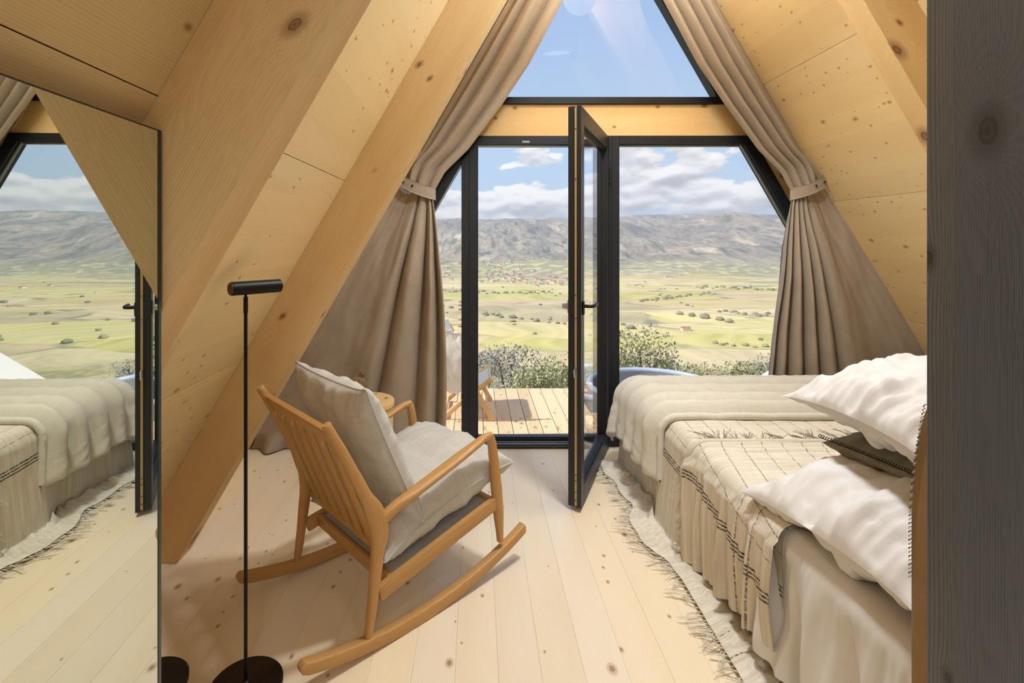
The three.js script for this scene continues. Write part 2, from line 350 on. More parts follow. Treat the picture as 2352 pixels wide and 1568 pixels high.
    mesh('gasket', merge([box(S, S + .006, y0 + B, y1 - B, .012, .034), box(Wd - S - .006, Wd - S, y0 + B, y1 - B, .012, .034), box(S, Wd - S, y0 + B, y0 + B + .006, .012, .034), box(S, Wd - S, y1 - B - .006, y1 - B, .012, .034)]), M.gasket, leaf);
    const h = new THREE.Group(); h.name = 'handle'; leaf.add(h);
    mesh('rose', box(Wd - .06, Wd - .03, 1.015, 1.085, -.008, .0, .003), M.blackMetal, h);
    mesh('lever', rod([[Wd - .045, 1.06, 0, .009, .009], [Wd - .045, 1.06, -.04, .009, .009], [Wd - .06, 1.06, -.052, .009, .009], [Wd - .16, 1.06, -.052, .009, .009]], [0, 1, 0]), M.blackMetal, h);
    mesh('outer_pull', merge([box(Wd - .062, Wd - .028, 1.02, 1.09, .07, .078, .003), bake(new THREE.CylinderGeometry(.013, .018, .03, 16).rotateX(Math.PI / 2), Wd - .045, 1.055, .092)]), M.steel, h);
    for (const y of [.28, 1.84]) mesh('hinge', new THREE.CylinderGeometry(.008, .008, .09, 12).translate(-.004, y, -.006), M.frame, leaf);
  }
}
// ---------------------------------------------------------------- the valley outside
const VAL = -205;                                            // valley floor, metres below the room
function ground(x, d) {
  if (d < 6) return -2.2;
  const near = -2.2 - .30 * (d - 6) - .00002 * (d - 6) ** 2;
  const hillStart = 3150 + 260 * N(x / 900, 3.1) + 120 * N(x / 300, 9);
  const t = clamp((d - hillStart) / (7600 - hillStart));
  const ridge = 545 + 70 * smooth(800, 4200, x) + 30 * N(x / 1300, 7.7) + 22 * N(x / 380, 2.2) + 12 * N(x / 120, 2.2);
  const spur = fbm(x / 620, d / 1500, 1.5, 6);
  const hill = VAL + 12 * N(x / 700, d / 500) * smooth(900, 1600, d) + (t > 0 ? ridge * Math.pow(t, .92) + spur * 300 * smooth(0, .25, t) * (1 - smooth(.75, 1, t)) : 0);
  return lerp(Math.max(near, VAL), hill, smooth(600, 1000, d));
}
function landMesh(name, label, a0, a1, na, ds, material, uvOf) {
  const pos = [], uv = [], idx = [], n = na + 1;
  ds.forEach((d, j) => { for (let i = 0; i <= na; i++) { const x = d * lerp(a0, a1, i / na); pos.push(x, ground(x, d), -d); const q = uvOf(x, d); uv.push(q[0], q[1]); if (j && i) { const a = j * n + i; idx.push(a - n - 1, a - n, a, a - n - 1, a, a - 1); } } });
  const g = new THREE.BufferGeometry();
  g.setAttribute('position', new THREE.Float32BufferAttribute(pos, 3)); g.setAttribute('uv', new THREE.Float32BufferAttribute(uv, 2)); g.setIndex(idx); g.computeVertexNormals();
  const m = mesh(name, g, material); m.userData = { kind: 'structure', label }; return m;
}
const spread = (a, b, n) => Array.from({ length: n + 1 }, (_, i) => a * (b / a) ** (i / n));
const mix3 = (a, b, t) => [lerp(a[0], b[0], t), lerp(a[1], b[1], t), lerp(a[2], b[2], t)];
// fields: strips of meadow, stubble and tilled soil with scrubby hedges between them
const VX0 = -1200, VX1 = 4600, VD0 = 500, VD1 = 4100;
const fieldPal = [[230, 206, 140], [218, 202, 116], [234, 204, 156], [218, 186, 148], [194, 174, 134], [234, 214, 142], [240, 212, 168], [208, 196, 112], [186, 166, 134], [226, 196, 138]];
const cellSeed = rng(77), cells = [];
for (let i = 0; i < 260; i++) cells.push([lerp(VX0, VX1, cellSeed()), lerp(VD0, VD1, cellSeed()), Math.floor(cellSeed() * fieldPal.length), cellSeed() * 3]);
const grid = new Map();
for (const c of cells) { const k = Math.floor(c[0] / 500) + '_' + Math.floor(c[1] / 400); (grid.get(k) ?? grid.set(k, []).get(k)).push(c); }
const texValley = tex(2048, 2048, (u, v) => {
  const x = lerp(VX0, VX1, u), d = lerp(VD0, VD1, v);
  const wx = x + 90 * N(x / 260, d / 200, 4), wd = d + 60 * N(x / 260, d / 200, 8);
  const gi = Math.floor(wx / 500), gj = Math.floor(wd / 400);
  let b1 = 1e9, b2 = 1e9, c1 = cells[0];
  for (let a = -1; a <= 1; a++) for (let b = -1; b <= 1; b++) for (const c of grid.get((gi + a) + '_' + (gj + b)) ?? []) {
    const q = Math.hypot((wx - c[0]) * .55, (wd - c[1]) * 1.5); if (q < b1) { b2 = b1; b1 = q; c1 = c; } else if (q < b2) b2 = q;
  }
  let c = fieldPal[c1[2]];
  const stripe = N((wx * Math.cos(c1[3]) + wd * Math.sin(c1[3])) / 26, c1[3] * 9);
  c = mix3(c, [c[0] * .86, c[1] * .88, c[2] * .8], clamp(.5 + stripe));
  c = mix3(c, [230, 206, 148], .4 * clamp(.5 + 1.6 * N(x / 160, d / 120, 5)));
  const hedge = (1 - smooth(4, 15, b2 - b1)) * clamp(.25 + 2.2 * N(x / 120, d / 90, 31));
  const scrub = smooth(.22, .42, fbm(x / 170, d / 110, 12, 5)) ;
  const dk = [140 + 20 * N(x / 9, d / 9), 132 + 18 * N(x / 9, d / 9), 106];
  c = mix3(c, dk, Math.max(hedge * .85, scrub * .75));
  const nearScrub = 1 - smooth(640, 980, d + 160 * N(x / 150, d / 150, 21));
  c = mix3(c, mix3([120, 118, 84], [176, 166, 116], clamp(.5 + 1.5 * N(x / 16, d / 22, 3))), nearScrub);
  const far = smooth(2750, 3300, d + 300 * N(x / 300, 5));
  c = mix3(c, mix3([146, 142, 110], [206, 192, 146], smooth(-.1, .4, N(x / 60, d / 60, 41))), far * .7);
  const road = Math.abs(d - (1050 + 190 * Math.sin(x / 420 + 1) + x * .10));
  if (road < 5 && x > -50) c = mix3(c, [196, 190, 180], .8);
  return c;
});
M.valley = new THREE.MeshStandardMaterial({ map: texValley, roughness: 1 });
// hills: scrub, bare rock and pale cleared slopes
const HX0 = -2200, HX1 = 9200, HD0 = 2900, HD1 = 8200;
const texHill = tex(2048, 1024, (u, v) => {
  const x = lerp(HX0, HX1, u), d = lerp(HD0, HD1, v);
  const n = fbm(x / 300, d / 1300, 2, 6), n2 = fbm(x / 75, d / 420, 8, 5);
  let c = mix3([132, 122, 106], [182, 164, 140], clamp(.5 + n * 1.5));
  c = mix3(c, [102, 102, 86], smooth(.02, .3, n2) * .8);
  c = mix3(c, [220, 200, 168], smooth(.2, .42, fbm(x / 170, d / 480, 17, 5)) * .8);
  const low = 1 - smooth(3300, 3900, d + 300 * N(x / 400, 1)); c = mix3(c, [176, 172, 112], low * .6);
  const sp = N(x / 17, d / 80, 3) + .7 * N(x / 34, d / 150, 9); c = [c[0] + sp * 30, c[1] + sp * 28, c[2] + sp * 22];
  return c;
});
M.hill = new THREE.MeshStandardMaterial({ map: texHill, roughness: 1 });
const texSlope = tex(512, 512, (u, v) => { const n = fbm(u * 14, v * 14, 3, 5); return mix3([108, 108, 70], [190, 174, 120], clamp(.5 + n * 1.6)); });
M.slope = new THREE.MeshStandardMaterial({ map: texSlope, roughness: 1 });
landMesh('hillside', 'scrubby slope falling away below the deck', -1.6, 2.6, 60, [1, 3, 6, 7, 8, 10, 12, 15, 19, 24, 30, 40, 55, 75, 100, 140, 190, 260, 340, 430, 520, 640], M.slope, (x, d) => [x / 18, d / 18]);
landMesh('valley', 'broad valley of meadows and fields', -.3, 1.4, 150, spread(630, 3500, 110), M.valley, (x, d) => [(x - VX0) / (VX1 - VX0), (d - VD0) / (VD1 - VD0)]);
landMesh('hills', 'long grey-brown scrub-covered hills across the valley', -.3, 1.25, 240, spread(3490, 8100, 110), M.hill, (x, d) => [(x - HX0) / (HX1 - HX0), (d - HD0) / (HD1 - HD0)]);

// ---------------------------------------------------------------- deck
{
  const deck = struct('deck', 'grooved timber deck outside the door');
  const bw = .115, R = rng(9);
  const texDeck = spruce({ w: 512, h: 1024, count: 4, width: bw, length: 2, seed: 71, base: [226, 196, 162], late: [206, 168, 130], dark: [150, 104, 70], knots: 3, contrast: .8, tone: 8 });
  const md = new THREE.MeshStandardMaterial({ map: texDeck, roughness: .8 });
  const variants = [];
  for (let v = 0; v < 6; v++) {
    const sh = new THREE.Shape(), w = bw - .006, n = 9; sh.moveTo(0, -.025); sh.lineTo(w, -.025); sh.lineTo(w, -.003);
    for (let i = n; i >= 0; i--) { const x = w * (i + .5) / (n + 1); sh.lineTo(x + .0035, 0); sh.lineTo(x + .0015, 0); if (i) { sh.lineTo(x - .001, -.0022); sh.lineTo(x - .0045, -.0022); } }
    sh.lineTo(0, -.003); sh.closePath();
    const g = new THREE.ExtrudeGeometry(sh, { depth: 1.5, bevelEnabled: false }), p = g.attributes.position, uv = g.attributes.uv, o = R();
    for (let i = 0; i < p.count; i++) uv.setXY(i, ((v % 4) + clamp(p.getX(i) / w, .03, .97)) / 4, p.getZ(i) / 2 + o);
    variants.push(g);
  }
  const cut = (x, near, far) => { const m = mesh('board', variants[Math.floor(R() * 6)], md, deck); m.scale.z = (far - near) / 1.5; m.position.set(x, -.06, Z(far)); };
  for (let i = 0; i < 44; i++) {
    const x = -1.9 + i * bw, q = Math.min(Math.abs(x - 1.62), Math.abs(x + bw - 1.62), (x - 1.62) * (x + bw - 1.62) < 0 ? 0 : 9), k = q < .61 ? Math.sqrt(.61 ** 2 - q * q) : 0, a = D + .085, b = D + 1.585;   // boards stop at the sunken tub
    if (!k) cut(x, a, b); else { if (4.66 - k > a + .02) cut(x, a, 4.66 - k); if (4.66 + k < b - .02) cut(x, 4.66 + k, b); }
  }
  mesh('joist', merge([box(-1.9, 3.2, -.22, -.086, Z(D + .2), Z(D + .1)), box(-1.9, 3.2, -.22, -.086, Z(D + .8), Z(D + .7)), box(-1.9, 3.2, -.22, -.086, Z(D + 1.56), Z(D + 1.46))]), md, deck);
  for (const [x, d] of [[-1.7, 1.5], [0, 1.5], [1.5, 1.5], [3, 1.5]]) mesh('post', box(x, x + .1, -3.2, -.22, Z(D + d), Z(D + d - .1)), md, deck);
}
// ---------------------------------------------------------------- fabrics
function weave(a, b, { seed = 1, size = 512, slub = 1, threads = 150 } = {}) {
  return tex(size, size, (u, v) => {
    const wx = Math.abs(Math.sin(u * threads * Math.PI)), wy = Math.abs(Math.sin(v * threads * Math.PI)), over = (Math.floor(u * threads) + Math.floor(v * threads)) % 2;
    const s = slub * (.28 * N(u * 90, v * 6, seed) + .28 * N(u * 6, v * 90, seed + 3)) + .2 * N(u * 9, v * 9, seed + 5);
    return mix3(a, b, clamp(.35 + s + .22 * (over ? wx : wy) - .1));
  });
}
const linenTex = weave([196, 184, 164], [226, 216, 198], { seed: 3 });
const fabric = (map, extra = {}) => new THREE.MeshPhysicalMaterial({ map, roughness: .92, sheen: .25, sheenRoughness: .6, ...extra });
M.curtain = fabric(weave([154, 138, 118], [178, 162, 142], { seed: 8, slub: .5 }), { sheen: .35, sheenRoughness: .5, roughness: .8 });
M.cushion = fabric(weave([184, 179, 170], [208, 203, 195], { seed: 13 }));
M.quilt = fabric(weave([204, 198, 182], [226, 220, 206], { seed: 17, slub: .8 }));
M.sheet = fabric(weave([216, 210, 204], [228, 223, 218], { seed: 19, slub: .3 }), { roughness: .75 });
M.greyLinen = fabric(weave([120, 112, 94], [160, 150, 128], { seed: 29 }));
M.linen = fabric(linenTex);
M.velvet = fabric(weave([142, 112, 76], [168, 136, 96], { seed: 31, slub: .6 }), { sheen: .5 });
M.thread = new THREE.MeshStandardMaterial({ color: 0xdfd5c3, roughness: 1 });
M.darkThread = new THREE.MeshStandardMaterial({ color: 0x2a2622, roughness: 1 });

// ---------------------------------------------------------------- curtains
function curtain(s, label, hemIn, hemYIn, folds) {
  const o = thing('curtain', label, 'curtain', [AX + s * 1.7, 0, Z(3.36)], 0, 'taupe curtains tied back at the window');
  const bx = AX + s * 1.7, d0 = 3.36;
  const P = (off, y, d, u, v) => [AX + s * off - bx, y, Z(d) - Z(d0), u, v];
  const roofOff = (y) => (APEX - y) * SL - .012;
  const inner = (y) => { const k = [[3.95, .05], [2.98, .325], [2.551, .55], [2.294, .721], [1.994, .95], [1.851, 1.1], [1.7, 1.185]]; for (let i = 1; i < k.length; i++) if (y >= k[i][0]) { const t = (y - k[i][0]) / (k[i - 1][0] - k[i][0]); return lerp(k[i][1], k[i - 1][1], t); } return 1.185; };
  const ridge = (ph) => Math.pow(Math.abs(Math.sin(Math.PI * ph)), .6);
  // gathered upper part, running down along the slope to the tie
  const up = sheet(110, 90, (u, v) => {
    const tie = smooth(.72, 1, v), y = lerp(3.95, 1.72, v) + tie * .10 * u, oi = inner(lerp(3.95, 1.72, v)), orf = lerp(roofOff(y), 1.372, smooth(.9, 1, v));
    const wob = .03 * N(v * 2.2, 4, s + 2), uu = clamp(u + .04 * Math.sin(v * 5 + u * 6) * u * (1 - u));
    const flat = smooth(.78, .9, uu), ph = uu * (folds === 3 ? 2.6 : 4.6) + .25 * v + wob;
    const amp = lerp(.078, .04, tie) * (1 - .8 * flat);
    return P(lerp(oi, orf, u), y, d0 + .035 - amp * ridge(ph + .5 * (folds === 3 ? .3 : .0)) - .03 * (1 - Math.abs(2 * u - 1)) + .02 * flat, u * 1.4, v * 2.6);
  });
  // lower part, fanning out from the tie to the floor
  const low = sheet(170, 100, (u, v) => {
    const Tx = lerp(1.185, 1.372, u), Ty = lerp(1.72, 1.82, u), hx = hemIn + (2.395 - hemIn) * Math.pow(u, 1.05), hy = lerp(hemYIn, .012, smooth(.2, .7, u));
    const open = 1 - Math.pow(1 - v, 1.35), droop = u < .5 ? .035 * Math.sin(Math.PI * v) * (1 - u * 2) : 0;
    const taut = smooth(.38, .72, u), ph = folds * (1 - Math.pow(1 - Math.min(u / .62, 1), 1.7)) * 1.02 + .12 * Math.sin(u * 17 + s) + .06 * N(v * 3, u * 4, s);
    const amp = lerp(.03, .115, smooth(0, .4, v)) * (1 - .88 * taut), wr = .008 * N(u * 14, v * 7, 3 + s) + .010 * taut * N(u * 5 + v * 6, v * 3, 8);
    const bottom = taut * smooth(.93, 1, v) * .05 * Math.sin(u * 40);
    return P(lerp(Tx, hx, lerp(v, open, .35)) - droop, lerp(Ty, hy, v), d0 + .045 - amp * ridge(ph + .5) - .02 * (1 - taut) + wr + bottom - .035 * taut * Math.sin(Math.PI * v), u * 2.4, v * 2.2);
  });
  const strip = merge([up, low]); mesh('drape', strip, M.curtain, o);
  const tb = sheet(40, 6, (u, v) => { const off = lerp(1.165, 1.40, u), y = lerp(1.705, 1.80, u) + (v - .5) * .078 + .012 * Math.sin(Math.PI * u) * -1; return P(off, y, d0 - .052 * Math.pow(Math.sin(Math.PI * clamp(u * .86 + .02)), .45) + .02, u * .3, v * .1); }, .004);
  const t = mesh('tieback', tb, M.curtain, o);
  for (const u of [.62, .88]) { const off = lerp(1.165, 1.40, u), y = lerp(1.705, 1.80, u); mesh('snap', new THREE.SphereGeometry(.0075, 12, 8).scale(1, 1, .5).translate(...P(off, y - .006, d0 - .052 * Math.pow(Math.sin(Math.PI * (u * .86 + .02)), .45) + .012).slice(0, 3)), M.darkThread, t); }
  // the sloping rail it hangs from
  mesh('curtain_rail', bake(box(-.008, .008, -1.2, 1.2, -.008, .008, .003), s * (roofOff(2.85) + .0) + AX - bx - s * .012, 2.85, Z(.055), 0, 0, s * Math.PI / 6), M.curtain, o);
  return o;
}
curtain(-1, 'taupe curtain tied back left of the door, behind the rocking chair', 1.09, .15, 3);
curtain(1, 'taupe curtain tied back right of the window, behind the bed', .97, .05, 5);

// ---------------------------------------------------------------- mirror
{
  const o = thing('wall_mirror', 'large frameless mirror at the left edge, reflecting the bed and window', 'mirror', [-.5635, 0, Z(.908)], .0192);
  const silver = new THREE.MeshStandardMaterial({ color: 0xdde2da, roughness: .0, metalness: 1 });
  const edge = new THREE.MeshStandardMaterial({ color: 0x2c3a34, roughness: .2, metalness: .2 });
  mesh('mirror_glass', sheet(1, 1, (u, v) => [0, lerp(.02, 1.594, v), lerp(0, 2.2, u)]), silver, o);
  mesh('glass_edge', merge([box(-.006, -.0004, .02, 1.5965, 0, 2.2), box(-.006, .0004, 1.594, 1.5965, 0, 2.2), box(-.006, .0012, .02, 1.5965, -.005, .0025)]), edge, o);
  mesh('backing_board', grain(box(-.03, -.0062, .0, 1.58, .003, 2.2), 'y', 'x', 1.2, TLEN), M.roof, o);
}
// ---------------------------------------------------------------- dark-stained partition at the right edge
{
  const o = struct('wall_partition', 'charcoal stained wooden partition at the right edge');
  const texDark = spruce({ w: 512, h: 1024, count: 2, width: .3, length: 2.4, seed: 91, base: [100, 104, 112], late: [58, 61, 68], dark: [40, 42, 47], knots: 4, contrast: 1.6, tone: 4, small: 1.5 });
  const m = new THREE.MeshStandardMaterial({ map: texDark, roughness: .55 });
  let z = .968; const R = rng(6);
  for (let i = 0; i < 5; i++) { const g = grain(box(.85, .93, .001, 3.5, Z(z), Z(z - .298), .002), 'y', 'x', .6, 2.4, i * .5 + .02, R()); mesh('board', g, m, o); z -= .3; }
}
// ---------------------------------------------------------------- floor lamp
{
  const o = thing('floor_lamp', 'slim black floor lamp with a cylindrical tilting head on a round base', 'lamp', [-.722, 0, Z(1.6)]);
  const base = new THREE.MeshStandardMaterial({ color: 0x1c0f0b, roughness: .4, metalness: .45 });
  mesh('base', new THREE.LatheGeometry([[0, 0], [.108, 0], [.11, .002], [.11, .014], [.107, .0175], [.012, .018], [.009, .03], [0, .03]].map((p) => new THREE.Vector2(...p)), 64), base, o);
  mesh('pole', merge([new THREE.CylinderGeometry(.0055, .0055, 1.17, 16).translate(0, .605, 0), new THREE.CylinderGeometry(.0068, .0068, .05, 16).translate(0, 1.2, 0), new THREE.CylinderGeometry(.0042, .0042, .014, 12).translate(0, 1.228, 0)]), M.blackMetal, o);
  const head = new THREE.Group(); head.name = 'lamp_head'; head.position.set(0, 1.253, 0); o.add(head);
  head.rotation.set(0, Math.PI / 180 * 50, 0);
  const L = new THREE.LatheGeometry([[0, -.046], [.019, -.046], [.0215, -.044], [.0215, .112], [.020, .114], [.018, .114], [.017, .105], [0, .105]].map((p) => new THREE.Vector2(...p)), 40).rotateZ(-Math.PI / 2);
  mesh('shade', L, M.blackMetal, head);
  mesh('end_cap', new THREE.CylinderGeometry(.0195, .0195, .003, 32).rotateZ(Math.PI / 2).translate(-.0465, 0, 0), new THREE.MeshStandardMaterial({ color: 0x4a3a1c, roughness: .45, metalness: .6 }), head);
}
// ---------------------------------------------------------------- low black stand half hidden behind the mirror
{
  const o = thing('black_stool', 'small round black stand half hidden behind the mirror edge', 'stand', [-.961, 0, Z(1.52)]);
  const pts = [[0, 0], [.05, 0], [.052, .004], [.04, .012], [.026, .03], [.024, .05], [.045, .062], [.085, .068], [.094, .075], [.094, .09], [.086, .098], [0, .1]];
  mesh('stand_body', new THREE.LatheGeometry(pts.map((p) => new THREE.Vector2(...p)), 48), M.blackMetal, o);
}
// ---------------------------------------------------------------- round side table with a jar
{
  const o = thing('side_table', 'round pale wood side table behind the rocking chair', 'table', [-.645, 0, Z(3.0)]);
  const m = new THREE.MeshStandardMaterial({ map: texBeam, roughness: .6 });
  const rr = (a) => 1 + .02 * Math.sin(a * 2 + 1) + .015 * Math.sin(a * 3);
  const lay = (pts) => { const g = new THREE.LatheGeometry(pts.map((p) => new THREE.Vector2(...p)), 56), p = g.attributes.position, uv = g.attributes.uv; for (let i = 0; i < p.count; i++) { const a = Math.atan2(p.getZ(i), p.getX(i)), k = rr(a); p.setXYZ(i, p.getX(i) * k, p.getY(i), p.getZ(i) * k); uv.setXY(i, p.getX(i) / 1.2 + .1, p.getZ(i) / TLEN + p.getY(i) / TLEN); } g.computeVertexNormals(); return g; };
  mesh('top', lay([[0, .438], [.158, .438], [.16, .442], [.16, .466], [.156, .47], [0, .47]]), m, o);
  mesh('stump_body', lay([[0, 0], [.15, 0], [.152, .005], [.152, .432], [.14, .437], [0, .437]]), m, o);
  const j = thing('twine_jar', 'dark blue glass jar with a twine ball stopper on the side table', 'jar', [-.69, .47, Z(2.98)]); j.scale.setScalar(1.18);
  const blue = new THREE.MeshPhysicalMaterial({ color: 0x121c34, roughness: .12, clearcoat: 1 });
  mesh('jar_body', new THREE.LatheGeometry([[0, 0], [.034, 0], [.038, .004], [.038, .036], [.03, .046], [.02, .05], [0, .05]].map((p) => new THREE.Vector2(...p)), 40), blue, j);
  const tw = [], R = rng(51);
  for (let k = 0; k < 26; k++) { const q = new THREE.Quaternion().setFromEuler(new THREE.Euler(R() * .9 - .45, R() * 3, (k / 26) * Math.PI)), pts = []; for (let i = 0; i < 20; i++) { const a = i / 20 * Math.PI * 2, v = V(Math.cos(a) * .036, Math.sin(a) * .036, 0).applyQuaternion(q); pts.push([v.x, v.y + .082, v.z]); } tw.push(tube(pts, .0028, 36, 5, true)); }
  tw.push(new THREE.SphereGeometry(.034, 20, 14).translate(0, .082, 0));
  const tm = new THREE.MeshStandardMaterial({ color: 0x8a6f4a, roughness: 1 });
  mesh('twine_ball', merge(tw), tm, j);
  mesh('twine_loop', merge([tube([[.012, .112, 0], [.03, .128, .006], [.034, .142, .0], [.02, .15, -.004], [.01, .136, 0], [.016, .114, 0]], .0035, 30, 6), tube([[.0, .112, 0], [.006, .132, .008], [.014, .146, .004], [.022, .13, .004], [.02, .112, 0]], .003, 24, 6)]), tm, j);
}
// ---------------------------------------------------------------- rocking chair
const oakTex = spruce({ w: 256, h: 1024, count: 1, width: .16, length: 1.2, seed: 61, base: [194, 146, 82], late: [166, 114, 56], dark: [150, 96, 44], knots: 0, contrast: 1.1, tone: 0 });
M.oak = new THREE.MeshPhysicalMaterial({ map: oakTex, roughness: .5, clearcoat: .15, clearcoatRoughness: .4 });
const CH = { a: .48, l: .2875, th: Math.atan2(.678, .736), p: [0, 0, 0] };
{
  const f = [.736, .678], lf = [-.678, .736], X = -.517 + f[0] * CH.a + lf[0] * CH.l, d = 1.6 + f[1] * CH.a + lf[1] * CH.l;
  CH.p = [X, 0, Z(d)];
}
const C = (a, l, h) => [a - CH.a, h, CH.l - l];              // along the chair, to its left, up
{
  const o = thing('rocking_chair', 'oak rocking chair with slatted back and grey linen cushions', 'chair', CH.p, CH.th);
  const WID = .575, rock = (a) => .34 * (a - .40) ** 2;
  const uvScale = (g) => { const u = g.attributes.uv; for (let i = 0; i < u.count; i++) u.setXY(i, u.getX(i) * 4, u.getY(i) * .9); return g; };
  for (const l of [0, WID]) {
    // curved runner
    const sh = new THREE.Shape(), n = 40, th = .046, a0 = -.035, a1 = .98;
    for (let i = 0; i <= n; i++) { const a = lerp(a0, a1, i / n); i ? sh.lineTo(a, rock(a)) : sh.moveTo(a, rock(a) + .006); }
    const e1 = rock(a1), e0 = rock(a0);
    sh.quadraticCurveTo(a1 + .012, e1 + .02, a1 - .004, e1 + th - .006);
    for (let i = n; i >= 0; i--) { const a = lerp(a0 + .01, a1 - .02, i / n); sh.lineTo(a, rock(a) + th * (1 - .12 * Math.abs(2 * i / n - 1))); }
    sh.quadraticCurveTo(a0 - .014, e0 + .03, a0, e0 + .006);
    const g = new THREE.ExtrudeGeometry(sh, { depth: .024, bevelEnabled: true, bevelThickness: .006, bevelSize: .005, bevelOffset: -.005, bevelSegments: 3, curveSegments: 8 }).translate(-CH.a, 0, CH.l - l - .012);
    const p = g.attributes.position, uv = g.attributes.uv; for (let i = 0; i < p.count; i++) uv.setXY(i, (p.getY(i) + p.getZ(i)) * 4, p.getX(i) * .9);
    mesh('rocker', toCreasedNormals(g, .6), M.oak, o);
    const s = l ? 1 : -1, side = [0, 0, 1], li = l;
    // back leg and back post in one sweep
    mesh('back_post', uvScale(rod([[...C(.20, li, .045), .013, .013], [...C(.215, li, .14), .016, .017], [...C(.235, li, .30), .017, .023], [...C(.247, li, .40), .018, .036], [...C(.228, li, .465), .018, .034], [...C(.185, li, .55), .016, .022], [...C(.115, li, .69), .0145, .018], [...C(.048, li, .815), .012, .015]], side, { seg: 70, round: 18 })), M.oak, o);
    // arm running into the front leg
    mesh('arm', uvScale(rod([[...C(.245, li, .425), .016, .022], [...C(.30, li, .455), .020, .020], [...C(.42, li, .492), .026, .0145], [...C(.58, li, .540), .027, .013], [...C(.70, li, .576), .021, .013], [...C(.748, li, .59), .017, .0145], [...C(.785, li, .588), .015, .018]], side, { seg: 60, round: 18 })), M.oak, o);
    mesh('front_leg', uvScale(rod([[...C(.765, li, .598), .012, .012], [...C(.782, li, .575), .0155, .018], [...C(.797, li, .50), .016, .021], [...C(.815, li, .36), .0165, .026], [...C(.826, li, .27), .0165, .024], [...C(.838, li, .13), .013, .014]], side, { seg: 50, round: 18 })), M.oak, o);
    const rail = rod([[...C(.245, li, .185), .011, .029], [...C(.535, li, .247), .011, .030], [...C(.815, li, .305), .011, .029]], side, { seg: 12, round: 16, power: 6 });
    mesh('side_rail', uvScale(rail), M.oak, o);
  }
  const cross = (a, h, hw, hh, name = 'cross_rail', l0 = .012, l1 = WID - .012, tilt = 0) => { const g = rod([[...C(a, l0, h), hh, hw], [...C(a, (l0 + l1) / 2, h), hh, hw], [...C(a, l1, h), hh, hw]], [Math.sin(tilt), Math.cos(tilt), 0], { seg: 8, round: 16, power: 6 }); return mesh(name, uvScale(g), M.oak, o); };
  cross(.80, .295, .012, .026, 'front_rail'); cross(.30, .195, .012, .024, 'rear_rail');
  const lean = -.5;
  cross(.088, .752, .012, .034, 'top_rail', .012, WID - .012, lean);
  cross(.268, .31, .011, .022, 'lower_back_rail', .012, WID - .012, lean);
  for (let i = 0; i < 6; i++) { const l = .075 + i * .085; mesh('slat', uvScale(rod([[...C(.264, l, .318), .015, .009], [...C(.092, l, .74), .015, .009]], [0, 0, 1], { seg: 10, round: 12, power: 5 })), M.oak, o); }
  mesh('seat_webbing', sheet(8, 8, (u, v) => C(lerp(.31, .79, u), lerp(.014, WID - .014, v), .205 + u * .098 - .012 * Math.sin(Math.PI * u)), .004), M.cushion, o);
}
// soft cushion lying in its local x/z plane, y is its thickness
function pillow(w, h, t, { n = 56, seed = 1, pinch = .06, wrinkle = .006, sag = () => 0, sharp = .5, ears = .0 } = {}) {
  const sides = [1, -1].map((sg) => sheet(n, n, (uu, vv) => {
    const U = uu * 2 - 1, Vv = vv * 2 - 1, u = Math.sign(U) * (1 - Math.pow(1 - Math.abs(U), 1.35)), v = Math.sign(Vv) * (1 - Math.pow(1 - Math.abs(Vv), 1.35));
    const e = Math.pow(Math.max(0, (1 - Math.pow(Math.abs(u), 2.6)) * (1 - Math.pow(Math.abs(v), 2.6))), sharp);
    const x = w / 2 * u * (1 - pinch * (1 - v * v) * Math.abs(u) ** 2 + ears * (u * v) ** 8), z = h / 2 * v * (1 - pinch * (1 - u * u) * Math.abs(v) ** 2 + ears * (u * v) ** 8);
    const edge = Math.max(Math.abs(u), Math.abs(v));
    const wr = e > 0 ? wrinkle * (1.6 * N(u * 2.2 + seed, v * 2.2, seed) + .9 * Math.abs(N(u * 5 + v * 3, v * 4 - u * 2, seed + 5)) + 1.1 * smooth(.5, .95, edge) * N((Math.abs(u) > Math.abs(v) ? v : u) * 11, seed * 3, edge * 1.5)) * Math.min(1, e * 3) : 0;
    const y = sg * (t / 2 * e + wr) + sag(u, v);
    return [x, y, sg > 0 ? z : z, uu * w / .5, vv * h / .5];
  }));
  const lower = sides[1].index.array; for (let i = 0; i < lower.length; i += 3) { const k = lower[i + 1]; lower[i + 1] = lower[i + 2]; lower[i + 2] = k; }
  const up = sides[0].index.array; for (let i = 0; i < up.length; i += 3) { const k = up[i + 1]; up[i + 1] = up[i + 2]; up[i + 2] = k; }
  sides.forEach((s) => s.computeVertexNormals());
  return merge(sides);
}
function piping(w, h, pinch, r, sag = () => 0, ears = 0) {
  const pts = [], n = 18;
  const at = (u, v) => pts.push([w / 2 * u * (1 - pinch * (1 - v * v) * u * u + ears * (u * v) ** 8), sag(u, v), h / 2 * v * (1 - pinch * (1 - u * u) * v * v + ears * (u * v) ** 8)]);
  for (let i = 0; i < n; i++) at(-1 + 2 * i / n, -1); for (let i = 0; i < n; i++) at(1, -1 + 2 * i / n); for (let i = 0; i < n; i++) at(1 - 2 * i / n, 1); for (let i = 0; i < n; i++) at(-1, 1 - 2 * i / n);
  return tube(pts, r, 160, 6, true);
}
